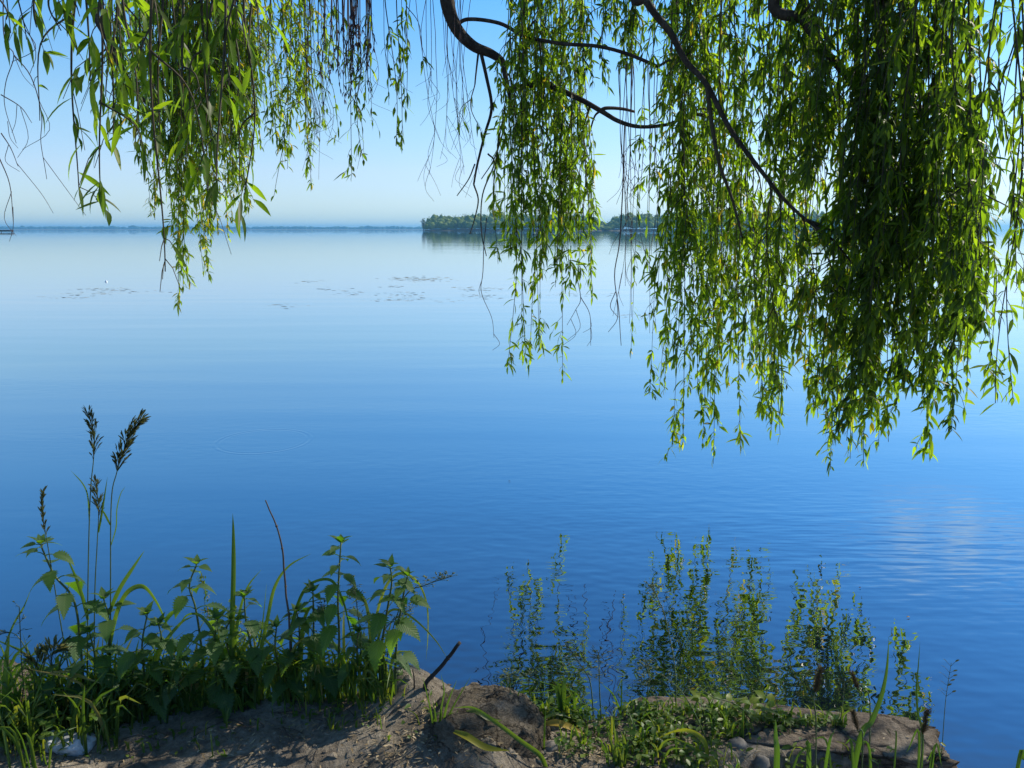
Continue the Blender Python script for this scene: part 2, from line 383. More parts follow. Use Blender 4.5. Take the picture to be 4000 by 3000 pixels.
# water: bumpy mirror over a deep blue body
RING = G(1030, 1722)
RIP = G(3500, 2120)
def water_mat():
    m, ns, ls, out = mat("lake_water")
    ge = ns.new("ShaderNodeNewGeometry")
    def nz(scale, sx, sy, detail, rot=0.0, off=0.0):
        mp = ns.new("ShaderNodeMapping"); mp.inputs['Scale'].default_value = (sx, sy, 1); mp.inputs['Rotation'].default_value = (0, 0, rot)
        mp.inputs['Location'].default_value = (off, off * .7, 0)
        ls.new(ge.outputs['Position'], mp.inputs[0])
        n = ns.new("ShaderNodeTexNoise"); n.inputs['Scale'].default_value = scale; n.inputs['Detail'].default_value = detail
        ls.new(mp.outputs[0], n.inputs['Vector']); return n.outputs[0]
    mul = lambda a, b: math_(ns, ls, 'MULTIPLY', a, b)
    add = lambda a, b: math_(ns, ls, 'ADD', a, b)
    def gauss(c, r, sy=1.0):
        v = node(ns, "ShaderNodeVectorMath", operation='SUBTRACT'); ls.new(ge.outputs['Position'], v.inputs[0]); v.inputs[1].default_value = tuple(c)
        v2 = node(ns, "ShaderNodeVectorMath", operation='MULTIPLY'); ls.new(v.outputs[0], v2.inputs[0]); v2.inputs[1].default_value = (1 / r, sy / r, 0)
        l = node(ns, "ShaderNodeVectorMath", operation='LENGTH'); ls.new(v2.outputs[0], l.inputs[0])
        return l.outputs['Value']
    gb = gauss((.55, 2.6, 0), 1.6, .9)
    fine = mul(mul(nz(1, 7, 13, 1.0), add(mul(math_(ns, ls, 'POWER', 2.718, mul(mul(gb, gb), -1.0)), 1.0), mul(math_(ns, ls, 'POWER', nz(1, .22, .9, 2.0, R(8), 21), 3.0), 1.5))), WV[0])
    mid = mul(nz(1, 1.1, 4.5, 2.0, R(4), 3), WV[1])
    swell = mul(nz(1, .18, 1.1, 1.0, R(-2), 9), WV[2])
    far = mul(nz(1, .02, .12, 2.0, 0, 5), WV[3])
    g = gauss(RIP, 1.15, 1.6)
    mask = math_(ns, ls, 'POWER', 2.718, mul(mul(g, g), -1.0))
    rip = mul(mul(nz(1, 3.0, 15, 1.5, R(-7), 1), mask), WV[4])
    d = gauss(RING, 1.0)
    dd = math_(ns, ls, 'SUBTRACT', d, 0.345)
    env = math_(ns, ls, 'POWER', 2.718, mul(mul(dd, dd), -900.0))
    ring = mul(mul(math_(ns, ls, 'SINE', mul(dd, 130.0)), env), WV[5])
    h = add(add(add(fine, mid), add(swell, far)), add(rip, ring))
    bp = ns.new("ShaderNodeBump"); bp.inputs['Strength'].default_value = 1; bp.inputs['Distance'].default_value = 1.0
    ls.new(h, bp.inputs['Height'])
    lw = ns.new("ShaderNodeLayerWeight"); lw.inputs['Blend'].default_value = 0.5; ls.new(bp.outputs[0], lw.inputs['Normal'])
    fac = add(mul(math_(ns, ls, 'POWER', lw.outputs['Facing'], 1.65), .90), .065)
    gl = ns.new("ShaderNodeBsdfGlossy"); gl.inputs['Roughness'].default_value = 0.012; gl.inputs['Color'].default_value = (.95, .98, 1, 1)
    ls.new(bp.outputs[0], gl.inputs['Normal'])
    df = ns.new("ShaderNodeBsdfDiffuse"); df.inputs['Color'].default_value = (.003, .006, .012, 1)
    ms = ns.new("ShaderNodeMixShader"); ls.new(fac, ms.inputs[0]); ls.new(df.outputs[0], ms.inputs[1]); ls.new(gl.outputs[0], ms.inputs[2])
    ls.new(ms.outputs[0], out.inputs[0])
    return m
WV = (2.1e-3, 0.5e-3, 5e-3, 1e-2, 4e-3, 3.5e-4)
M['water'] = water_mat()

# ------------------------------------------------------------------ water and bank
DAPPLE_CROWN_N = 11
HALF = 9000.0
def grid_sheet(xs, ys, zf):
    mb = MB(); nx, ny = len(xs), len(ys)
    V = [(x, y, zf(x, y)) for y in ys for x in xs]
    Q = [(j * nx + i, j * nx + i + 1, (j + 1) * nx + i + 1, (j + 1) * nx + i) for j in range(ny - 1) for i in range(nx - 1)]
    mb.add(V, Q); return mb
ax = [-HALF, -2000, -500, -120, -40, -15, -6, -2, 0, 2, 6, 15, 40, 120, 500, 2000, HALF]
tag(grid_sheet(ax, ax, lambda x, y: 0.0).build("water", M['water']), "calm blue lake water with soft ripples reaching the horizon", "water", kind="structure")

ZB = 0.40
SIL = [(-1500, 2650), (0, 2735), (300, 2735), (600, 2728), (900, 2722), (1200, 2715), (1450, 2695), (1600, 2690), (1700, 2700), (1850, 2720),
       (2000, 2800), (2200, 2800), (2400, 2790), (2600, 2765), (2800, 2760), (3000, 2790), (3400, 2850), (3640, 2890), (3800, 3010), (4000, 3180)]
EDGE = [(G(a, b, ZB)[0], G(a, b, ZB)[1]) for a, b in SIL]
EDGE = [(-30, 2.6), (-6, 2.4)] + EDGE + [(2.0, 1.15), (4, .9), (30, 0.6)]
HUMP = G(1600, 2690, ZB)
MOUND = P(1800, 2870, 1.60)
def gz(x, y):
    e = interp(x, EDGE)
    e += 0.03 * mnoise.noise(Vector((x * 3, 1.3, 0)))
    top = ZB + 0.03 * mnoise.noise(Vector((x * 1.8, y * 1.8, 2.0))) + 0.013 * mnoise.fractal(Vector((x * 9, y * 9, 5.0)), 1, 2, 4)
    top += 0.085 * math.exp(-(((x - HUMP[0]) / .085) ** 2 + ((y - HUMP[1] + .05) / .09) ** 2))
    top -= 0.22 * sstep((x - 0.45) / .25) * sstep((1.60 - y) / .06) * sstep((3.0 - x) / 1.0)
    top -= 0.05 * math.exp(-(((x + .05) / .3) ** 2 + ((y - 1.62) / .1) ** 2)) * 0
    top += 0.075 * math.exp(-(((x - MOUND[0]) / .17) ** 2 + ((y - MOUND[1]) / .15) ** 2))
    if y < 0.8: top += 0.10 * (0.8 - y)
    top = min(top, 1.6)
    d = (y - e + 0.03) / 0.42
    return lerp(top, -0.55, sstep(d)) if d > 0 else top
def axis(lo, hi, a, b, fine, coarse):
    v = list(np.arange(a, b, fine)); x = a; s = fine
    left = []
    while x > lo: s = min(s * 1.35, coarse); x -= s; left.append(x)
    x = v[-1]; s = fine; right = []
    while x < hi: s = min(s * 1.35, coarse); x += s; right.append(x)
    return left[::-1] + v + right
xs = axis(-20, 20, -1.55, 1.35, 0.0095, 2.0); ys = axis(-14, 3.2, 1.3, 2.25, 0.0085, 1.5)
tag(grid_sheet(xs, ys, gz).build("ground", M['soil']), "bare dark earth bank with trodden soil at the water's edge", "ground", kind="structure")
def hit(px, py):
    p = hit0(px, py)
    while p[2] < .12 and py < 3300:
        py += 10; p = hit0(px, py)
    return p
def hit0(px, py):                        # where the pixel's line of sight meets the bank
    d = ray(px, py); o = np.array((0, 0, H)); t = 1.0
    while t < 5:
        p = o + d * t
        if p[2] <= gz(p[0], p[1]):
            lo, hi = t - .035, t
            for _ in range(7):
                m = (lo + hi) / 2; p = o + d * m
                if p[2] <= gz(p[0], p[1]): hi = m
                else: lo = m
            return o + d * hi
        t += 0.035
    return G(px, py, 0)
def on(x, y): return np.array((x, y, gz(x, y)))

# ------------------------------------------------------------------ far shore, island, jetty
tag(None or grid_sheet(list(np.linspace(-6200, 500, 60)), [4450, 4500, 5200], lambda x, y: -.5 if y < 4460 else 3 + 1.5 * mnoise.noise(Vector((x * .01, y * .01, 0)))).build("far_shore", M['shore']),
    "low blue far shore along the horizon", "shore", kind="structure")
mb = MB()
for i in range(900):
    x = random.uniform(-6100, 420); y = 4530 + random.random() ** 2 * 400
    h = 17 + 5 * mnoise.noise(Vector((x * .0024, 0, 3))) + random.uniform(-3, 3) + (7 if random.random() < .03 else 0)
    blob(mb, (x, y, h * .5), (random.uniform(12, 34), random.uniform(12, 24), h * .55), 1, .25, 1.6, i)
tag(mb.build("distant_treeline", M['far']), "hazy blue belt of woods on the far shore", "woods", kind="stuff")

ISL = 900.0
def px_at(px, Y): return (px - 2000) / F * Y * cP      # close to the horizon line
ix0, ix1 = px_at(1650, ISL), px_at(3440, ISL)
def isl_z(x, y):
    e = min((x - ix0 + 12) / 30, (ix1 + 12 - x) / 30, (y - (ISL - 8)) / 14, (ISL + 130 - y) / 30)
    return -0.6 + 2.6 * sstep(e) + .4 * mnoise.noise(Vector((x * .05, y * .05, 1)))
tag(grid_sheet(list(np.linspace(ix0 - 25, ix1 + 25, 140)), list(np.linspace(ISL - 12, ISL + 140, 26)), isl_z).build("island", M['shore']),
    "low wooded island lying across the lake", "island", kind="structure")
TOPS = [(1650, 9), (1675, 15), (1700, 19.5), (1740, 18), (1800, 19), (1850, 20.5), (1900, 19.5), (1950, 21), (2050, 20), (2150, 21), (2250, 18.5), (2310, 16), (2345, 12), (2375, 9), (2395, 15), (2425, 21.5), (2480, 22),
        (2540, 20.5), (2580, 20), (2620, 23), (2700, 22), (2850, 24), (3000, 21), (3200, 22), (3330, 20), (3400, 14), (3440, 8)]
mb = MB()
def crown_clump(mb, c, r, n, leaf, seed):
    """a tree crown: a few uneven lobes with many leaf-clump faces on and around them"""
    for k in range(4):
        a = random.uniform(0, 6.28); rr = random.uniform(.0, .5)
        blob(mb, (c[0] + r[0] * rr * math.cos(a), c[1] + r[1] * rr * math.sin(a), c[2] + random.uniform(-.3, .3) * r[2]), np.array(r) * random.uniform(.5, .72), 2, .35, 1.8, seed + k)
    u = rng.normal(size=(n, 3)); u /= np.linalg.norm(u, axis=1)[:, None]
    p = np.asarray(c) + u * np.asarray(r) * rng.uniform(.72, 1.08, (n, 1))
    leaves(mb, p, rng.uniform(0, 6.28, n), rng.uniform(-1, 1, n), rng.uniform(-1.4, .4, n), leaf * rng.uniform(.6, 1.4, n), leaf * rng.uniform(.5, .9, n), rng.uniform(-1, 1, n), PROF_OVAL)
k = 0
for row, (dy, hs) in enumerate(((4, .62), (16, .85), (34, 1.0), (60, 1.0))):
    px = 1668.0 + row * 5
    while px < 3430:
        Hh = interp(px, TOPS) * hs * random.uniform(.88, 1.12)
        x = px_at(px, ISL + dy); r = random.uniform(4.2, 7.4)
        crown_clump(mb, (x, ISL + dy + random.uniform(-4, 4), max(Hh * .56, 2)), (r, r, Hh * .44), 80, 1.15, k); k += 7
        px += random.uniform(14, 24)
tag(mb.build("island_woods", M['isle']), "dense green woods covering the island across the lake", "woods", kind="stuff")

def round_tree(name, px, Y, h, w, label, m, seed):
    b = on_isl = np.array((px_at(px, Y), Y, max(isl_z(px_at(px, Y), Y), 0.0)))
    t = thing(name, b, label, "tree")
    mb = MB(); tube(mb, [b - (0, 0, .5), b + (.2, 0, h * .35), b + (0, 0, h * .8)], .35, .1, 6)
    for a in range(5):
        z = h * random.uniform(.3, .6); an = random.uniform(0, 6.28)
        tube(mb, [b + (0, 0, z), b + (math.cos(an) * w * .6, math.sin(an) * w * .6, z + h * .25)], .14, .04, 5)
    mb.build("trunk", M['bark'], t, b)
    mb = MB(); n = 260
    u = rng.normal(size=(n, 3)); u /= np.linalg.norm(u, axis=1)[:, None]
    p = b + (0, 0, h * .6) + u * np.array((w, w, h * .42)) * rng.uniform(.3, 1.0, (n, 1))
    leaves(mb, p, rng.uniform(0, 6.28, n), rng.uniform(-1, 1, n), rng.uniform(-1.2, .3, n), rng.uniform(.8, 1.8, n), rng.uniform(.5, 1.1, n), rng.uniform(-1, 1, n), PROF_OVAL)
    mb.build("crown", m, t, b)
round_tree("pale_tree", 1654, ISL - 1, 14.5, 2.6, "thin pale silvery tree at the tip of the wooded island", M['paleleaf'], 1)

b = P(0, 900, 420); b[2] = 0
jt = thing("jetty", b, "thin dark low jetty on the water before the far shore", "jetty")
mb = MB()
x0, x1 = px_at(-160, 420), px_at(46, 420)
def box(mb, lo, hi):
    lo, hi = np.asarray(lo, float), np.asarray(hi, float)
    v = [(lo[0] if i & 1 == 0 else hi[0], lo[1] if i & 2 == 0 else hi[1], lo[2] if i & 4 == 0 else hi[2]) for i in range(8)]
    mb.add(v, [(0, 2, 3, 1), (4, 5, 7, 6), (0, 1, 5, 4), (2, 6, 7, 3), (0, 4, 6, 2), (1, 3, 7, 5)])
box(mb, (x0, 419, .45), (x1, 421.5, 1.25)); mb.build("deck", M['wood'], jt, b, smooth=False)
for k in range(6):
    mb = MB(); xx = lerp(x0 + .3, x1 - .3, k / 5); tube(mb, [(xx, 420, -.5), (xx, 420, 1.7 if k == 5 else .448)], .14, .14, 8); mb.build("post", M['wood'], jt, b)

# floating bits
mb = MB()
def weed_patch(pxa, pxb, py, n):
    for _ in range(n // 2):
        c = G(random.uniform(pxa, pxb), py + random.gauss(0, 4), 0.0); s = c[1] / 24.0
        for _k in range(4):
            q = c + np.array((random.gauss(0, .25) * s, random.gauss(0, .25) * s, .004))
            a = random.uniform(-.3, .3) + (0 if random.random() < .5 else math.pi)
            l = random.uniform(.05, .20) * s
            leaves(mb, [q], a, random.uniform(.0, .04), random.uniform(-.05, 0), l, l * .10, random.uniform(-.5, .5), PROF_OVAL)
for a, b_, y, n in ((300, 470, 1130, 26), (330, 430, 1146, 12), (80, 330, 1158, 16), (460, 700, 1138, 8), (1520, 1760, 1090, 34), (1600, 1700, 1094, 22), (1300, 1650, 1147, 26), (1570, 1700, 1166, 16),
                    (1770, 1950, 1130, 22), (1830, 1930, 1158, 18), (1500, 1560, 1120, 8), (2180, 2420, 1150, 14), (1200, 1290, 1100, 8), (1400, 1800, 1175, 14), (2440, 2480, 1233, 8), (900, 1250, 1195, 10), (1250, 1330, 1135, 8), (3130, 3330, 1085, 8), (3800, 3960, 1140, 10)):
    weed_patch(a, b_, y, n)
tag(mb.build("floating_weed", M['weed']), "dark streaks of weed floating on the pale far water", "weed", kind="stuff")

p = G(413, 1101); mb = MB(); s = p[1] / F
mb.add(p + np.array([(-5, 0, 0), (5, -2, 0), (5, 4, 0), (-2, 2, 0), (3, 0, 8), (0, 1, 6)]) * s, None, [(0, 1, 4), (1, 2, 4), (2, 3, 5), (2, 5, 4), (3, 0, 5), (0, 4, 5), (0, 3, 1), (3, 2, 1)])
f = mb.build("float", M['foam'], None, p, smooth=False); tag(f, "tiny white float alone on the pale calm water", "float")
def scrap(px, py, sz, label, m='wood'):
    p = G(px, py, .004); mb = MB(); s = p[1] / F * sz
    leaves(mb, [p + (-s * .5, 0, 0)], .2, .5, -.4, s, s * .5, .3, PROF_OVAL, fold=.5)
    tag(mb.build("floating_leaf", M[m], None, p), label, "leaf", "dead leaves floating on the lake")
scrap(3360, 2296, 11, "tiny dark curled leaf on the blue water at the right")
scrap(3549, 2411, 16, "pale floating leaf lying flat on the lower right water", 'straw')
scrap(1990, 1880, 9, "dark speck of leaf afloat in the middle of the lake")

# ------------------------------------------------------------------ willow
TR = np.array((3.4, -1.1, 0.0)); TR[2] = gz(TR[0], TR[1]) - .05
willow = thing("willow_tree", TR, "weeping willow with long leafy branches hanging over the water", "tree")
LIMB = []                                # sample points for branches to start from
def limb(pts, r0, r1, keep=True, name="limb", m='bark', n=7, sides=9):
    p = smooth_path(pts, n)
    q = p + np.array([[.25 * r1 * mnoise.noise(Vector(x * 6)), .25 * r1 * mnoise.noise(Vector(x * 6 + 9)), 0] for x in p])
    mb = MB(); tube(mb, q, r0, r1, sides); ob = mb.build(name, M[m], willow, p[0])
    if keep: LIMB.extend(q)
    return p
A = lambda *c: np.array(c, float)
trunk = limb([TR, TR + A(-.05, .1, .7), TR + A(-.2, .4, 1.6), TR + A(-.35, .9, 2.6)], .36, .24, False, "trunk", sides=16)
T0 = trunk[-1]
M1 = limb([T0, A(2.3, 1.4, 4.1), A(1.2, 3.2, 4.7), A(.1, 4.6, 4.45), P(1752, -260, 5.0), P(1745, -60, 5.0), P(1755, 40, 5.0), P(1790, 120, 5.0), P(1850, 180, 5.0), P(1920, 210, 5.0), P(1965, 245, 5.02), P(1975, 300, 5.05), P(2000, 420, 5.1)], .074, .011)
M2 = limb([A(.1, 4.6, 4.45), A(-.9, 5.2, 4.6), A(-1.9, 5.55, 4.3), A(-2.5, 5.6, 3.9), A(-3.1, 5.5, 3.5)], .07, .02)
M3 = limb([T0, A(1.5, .9, 4.0), A(.2, 1.3, 3.9), A(-.7, 1.8, 3.4), A(-1.15, 2.15, 3.0), A(-1.6, 2.4, 2.8)], .10, .015)
M4 = limb([T0, A(2.9, 1.6, 4.2), A(2.5, 2.9, 4.2), A(1.9, 3.6, 3.8), A(1.5, 3.9, 3.4)], .12, .03)
L2 = limb([A(1.2, 3.2, 4.7), A(.9, 3.7, 4.3), P(2490, -140, 4.10), P(2530, 10, 4.10), P(2620, 130, 4.10), P(2680, 240, 4.10), P(2760, 330, 4.08), P(2850, 500, 4.05), P(2960, 650, 4.00), P(3060, 775, 3.95), P(3150, 860, 3.90),
           P(3240, 925, 3.85), P(3330, 1030, 3.80), P(3375, 1095, 3.80)], .023, .003)
L2b = limb([P(3150, 860, 3.90), P(3215, 885, 3.90), P(3290, 925, 3.92), P(3345, 965, 3.95)], .010, .005, False, "twig", 'twig')
L2c = limb([P(2760, 330, 4.08), P(2800, 600, 4.10), P(2860, 780, 4.10), P(2900, 930, 4.10)], .012, .005, False, "twig", 'twig')
L3 = limb([P(1985, 350, 5.05), P(2120, 330, 5.0), P(2250, 380, 4.95), P(2345, 432, 4.9), P(2420, 475, 4.9), P(2500, 495, 4.85), P(2610, 485, 4.8), P(2700, 440, 4.7)], .020, .008)
L3b = limb([P(2345, 432, 4.9), P(2370, 422, 4.9), P(2430, 425, 4.95), P(2478, 436, 5.0)], .013, .008, False, "twig", 'bark')
L4 = limb([P(1780, 100, 5.0), P(1830, 75, 5.0), P(1950, 90, 4.95), P(2050, 140, 4.9), P(2190, 170, 4.8), P(2330, 180, 4.75), P(2450, 210, 4.7), P(2570, 260, 4.6)], .012, .010, True, "twig", 'bark')
L5 = limb([A(1.9, 3.6, 3.8), P(3050, -80, 4.0), P(3140, 80, 4.0), P(3220, 190, 4.0), P(3330, 330, 3.95), P(3430, 450, 3.9)], .035, .008)
L6 = limb([A(-1.9, 5.55, 4.3), P(380, -120, 5.2), P(440, 190, 5.2), P(500, 310, 5.2), P(560, 390, 5.25), P(640, 440, 5.3)], .03, .008)
L7 = limb([P(1875, 190, 5.0), P(1900, 300, 5.0), P(1920, 420, 5.0), P(1895, 520, 5.0), P(1865, 640, 5.0), P(1850, 720, 5.0)], .012, .006, False, "twig", 'bark')
limb([P(1850, 720, 5.0), P(1868, 780, 5.0), P(1855, 850, 5.0), P(1835, 915, 5.0)], .006, .003, False, "twig", 'twig', sides=5)
limb([P(1855, 640, 5.0), P(1830, 700, 5.0), P(1785, 765, 5.0)], .005, .003, False, "twig", 'twig', sides=5)
limb([P(1905, 600, 5.0), P(1930, 640, 5.0), P(1885, 760, 5.0), P(1880, 900, 5.0), P(1900, 1000, 5.0)], .006, .003, False, "twig", 'twig', sides=5)
limb([P(1970, 500, 5.0), P(1930, 620, 5.0), P(1880, 700, 5.0)], .006, .003, False, "twig", 'twig', sides=5)
LIMB = np.array(LIMB)

def strand_path(Tp, Bp, sway=.05, n=16):
    L = np.linalg.norm(Tp - Bp); ph = random.uniform(0, 6.28); az = random.uniform(0, 6.28); k = random.uniform(2, 4.5)
    out = []
    for i in range(n + 1):
        t = i / n
        s = sway * math.sin(ph + t * k) * t * (1.3 - t) * 2
        out.append(lerp(Tp, Bp, t) + A(math.cos(az) * s, math.sin(az) * s, .04 * L * math.sin(math.pi * t) * .3))
    return np.array(out)
def leafy(mw, ml, path, dens, L, W, tone, r=.0035, start=.0):
    tube(mw, path, r, r * .35, 5)
    seg = np.linalg.norm(np.diff(path, axis=0), axis=1); cum = np.concatenate(([0], np.cumsum(seg))); tot = cum[-1]
    n = max(3, int(tot * (1 - start) * dens))
    d = np.sort(rng.uniform(start * tot, tot, n))
    base = np.stack([np.interp(d, cum, path[:, i]) for i in range(3)], 1)
    tf = d / tot
    az = rng.uniform(0, 6.28, n)
    nk = max(2, int(tot / .17)); kp = np.sort(rng.uniform(start, 1, nk)) * tot     # sprigs
    ka, kl = rng.uniform(0, 6.28, nk), rng.uniform(.05, .17, nk) * min(1, L / .08) * (.6 + .4 * rng.random(nk))
    sel = np.nonzero((rng.random(n) < .62) & (tf < .86))[0]; kk = rng.integers(0, nk, len(sel)); u = rng.random(len(sel)) ** .8
    kb = np.stack([np.interp(kp, cum, path[:, i]) for i in range(3)], 1)
    ke = kb + np.stack((np.cos(ka) * kl * .55, np.sin(ka) * kl * .55, -kl * rng.uniform(.5, 1.1, nk)), 1)
    km = (kb + ke) / 2 + np.array((0, 0, .15)) * kl[:, None]
    for i in range(nk): tube(mw, [kb[i], km[i], ke[i]], r * .4, r * .22, 3, cap=False)
    u_ = u[:, None]; base[sel] = (1 - u_) ** 2 * kb[kk] + 2 * u_ * (1 - u_) * km[kk] + u_ ** 2 * ke[kk]
    az[sel] = ka[kk] + rng.normal(0, 1.1, len(sel))
    a0 = rng.uniform(-1.42, -.45, n) + rng.choice((0, .6), n, p=(.75, .25)); a1 = np.clip(a0 - rng.uniform(.0, .9, n), -1.75, .3)
    Ls = L * rng.uniform(.4, 1.2, n) * np.where(tf > .93, .75, 1)
    leaves(ml, base, az, a0, a1, Ls * 1.1, W * 1.05 * rng.uniform(.7, 1.2, n), rng.uniform(-1.1, 1.1, n), rnd=np.clip(tone + rng.normal(0, .22, n), 0, 1))
NB = [0]; POOL = (MB(), MB())
def hanging(px, pt, pb, Y, dens=48, L=.10, W=.017, side=2, dx=None, tone=.45, att=None, start=0.0, spread=.12, sway=.05, pool=False):
    """one hanging branch: a whip from a limb with side shoots, all of it clothed in leaves"""
    Tp = P(px, pt, Y); Bp = P(px + (random.uniform(-40, 40) if dx is None else dx), pb, Y + random.uniform(-.12, .12))
    mw, ml = (POOL if pool else (MB(), MB()))
    side = side + (1 if side > 1 else 0)
    if Y > 2.7: L, W, dens = L * .80, W * .84, dens * 1.32
    sway *= random.uniform(.8, 1.9)
    if att is None:
        dd = np.linalg.norm(LIMB - Tp, axis=1) + 3 * np.maximum(0, Tp[2] - LIMB[:, 2] + .05)
        a = LIMB[int(np.argmin(dd))]
    else: a = att
    if np.linalg.norm(a - Tp) > .03:
        mid = lerp(a, Tp, .5) + A(0, 0, min(.25, .25 * np.linalg.norm((a - Tp)[:2])))
        up = smooth_path([a, mid, Tp, lerp(Tp, Bp, .15)], 6)[:13]
        tube(mw, up, .008, .0045, 5)
        path = np.concatenate((up[-3:-1], strand_path(Tp, Bp, sway)))
    else: path = strand_path(Tp, Bp, sway)
    leafy(mw, ml, path, dens, L, W, tone, .0042, start)
    Ln = np.linalg.norm(Tp - Bp)
    for k in range(side):
        i = int(len(path) * random.uniform(.05, .68)); s = path[i]
        rest = np.linalg.norm(path[-1] - s)
        off = A(random.gauss(0, spread), random.gauss(0, spread), 0)
        e = s + off + A(0, 0, -rest * random.uniform(.45, .97))
        m_ = s + off * .8 + A(0, 0, -rest * .2)
        leafy(mw, ml, smooth_path([s, m_, e], 6), dens, L * .95, W * .95, tone, .003)
    if pool: return
    w = mw.build("hanging_branch", M['twig'], willow, Tp)
    lv = ml.build("leaves", M['willow'], None, Tp)
    lv.parent = w; lv.location = (0, 0, 0)
    NB[0] += 1

# right-hand curtain: lower outline in photo pixels
CON = [(2550, 1300), (2605, 1465), (2660, 1700), (2695, 1730), (2765, 1800), (2820, 1620), (2900, 1755), (2985, 1620), (3010, 1690), (3075, 1690), (3110, 1580), (3165, 1600), (3235, 1740), (3260, 1815), (3310, 1760),
       (3380, 1790), (3435, 1720), (3470, 1710), (3490, 1560), (3545, 1490), (3600, 1560), (3635, 1590), (3668, 1770), (3698, 1560), (3750, 1520), (3800, 1510), (3850, 1420)]
def depth_r(px): return interp(px, [(2000, 5.0), (2400, 4.9), (2600, 4.65), (2900, 4.45), (3250, 4.0), (3500, 3.7), (3700, 3.45), (3900, 3.1)])
for x, yb in ((2625, 1440), (2690, 1735), (2768, 1812), (2900, 1765), (3010, 1700), (3075, 1700), (3165, 1610), (3258, 1838), (3318, 1795), (3380, 1812), (3432, 1748), (3470, 1735), (3600, 1580), (3668, 1790), (3750, 1540), (3800, 1540)):
    hanging(x + random.uniform(-20, 20), random.uniform(-260, -60), yb, depth_r(x) + random.uniform(-.1, .1), 44, .10, .018, 2, dx=random.uniform(-15, 15), tone=.5)
for i in range(26):                      # mid curtain under the arching limb, lighter and more open
    x = 2620 + i / 25 * 800 + random.uniform(-18, 18); yb = interp(x, CON) - random.uniform(20, 420)
    yl = interp(x, [(2530, 10), (2680, 240), (2850, 500), (3060, 775), (3240, 925), (3375, 1095)])
    Y = depth_r(x) + random.uniform(-.25, .3)
    if random.random() < .45 and yl < yb - 350:
        a = LIMB[int(np.argmin(np.linalg.norm(LIMB - P(x, yl, 4.5), axis=1)))]
        hanging(x, yl + 40, yb, a[1] + random.uniform(-.08, .08), 46, .095, .017, 2, tone=random.choice((.3, .65, .8)), att=a)
    else:
        hanging(x, random.uniform(-300, 60), yb, Y, 46, .095, .017, 2, tone=random.choice((.2, .5, .75)))
for i in range(19):                      # dense part at the right, its deep shade put into dark leaf tones
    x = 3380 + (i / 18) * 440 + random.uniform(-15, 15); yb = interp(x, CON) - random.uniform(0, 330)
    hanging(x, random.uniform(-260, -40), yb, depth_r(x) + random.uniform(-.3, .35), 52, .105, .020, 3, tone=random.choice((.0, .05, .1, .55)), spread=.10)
for x, pb, Y, t in ((3040, 560, 4.1, .3), (3120, 700, 4.0, .25), (3200, 620, 4.0, .25), (3260, 840, 4.0, .25), (2900, 420, 4.4, .4), (2980, 520, 4.3, .4), (3330, 760, 3.9, .25), (2800, 360, 4.5, .4), (2720, 300, 4.5, .45)):
    hanging(x, -150, pb, Y, 60, .10, .018, 3, tone=t, pool=True)
# right edge, nearer
for x, pb, Y in ((3905, 1480, 3.0), (3945, 1585, 2.9), (3975, 1560, 2.9), (3925, 900, 3.0), (3990, 1120, 2.9), (3985, 420, 2.9), (3950, 620, 2.9)):
    hanging(x, -200, pb, Y, 22 if pb > 800 else 36, .10, .018, 1, tone=.45, spread=.05)
# centre curtain
for x, pt, pb, t in ((1985, 300, 1030, .5), (2010, 330, 1440, .5), (2050, 240, 1380, .45), (2075, 320, 1070, .55), (2110, 300, 1330, .5), (2130, 90, 1010, .5), (2150, 250, 1390, .6), (2200, 330, 1080, .45),
                     (2240, 330, 1500, .6), (2255, 360, 1120, .4), (2300, 380, 1060, .35), (2330, 430, 1080, .35), (2290, 300, 860, .3), (2345, 520, 1180, .5), (2365, 560, 900, .4)):
    x = 1975 + (x - 1985) * .84
    a = LIMB[int(np.argmin(np.linalg.norm(LIMB - P(x, pt - 30, 4.97), axis=1)))]
    hanging(x, pt, pb, 5.0 + random.uniform(-.2, .15), 34 if pb > 1300 else 46, .095, .0175, 2 if pb < 1200 else 1, tone=t, att=a, spread=.05)
for x, pb, t in ((1965, 380, .6), (2030, 520, .6), (2090, 480, .55), (2150, 560, .6), (2060, 700, .6), (2190, 640, .45), (2230, 300, .35), (2290, 330, .3), (2340, 300, .3), (2420, 170, .35), (2630, 400, .4), (2680, 640, .4), (2670, 900, .45)):
    hanging(x, -180, pb, 4.9 + random.uniform(-.2, .2), 46, .095, .017, 2, tone=t, spread=.08, pool=True)
hanging(1855, 330, 560, 5.0, 22, .09, .016, 1, tone=.5, att=LIMB[int(np.argmin(np.linalg.norm(LIMB - P(1870, 190, 5), axis=1)))])
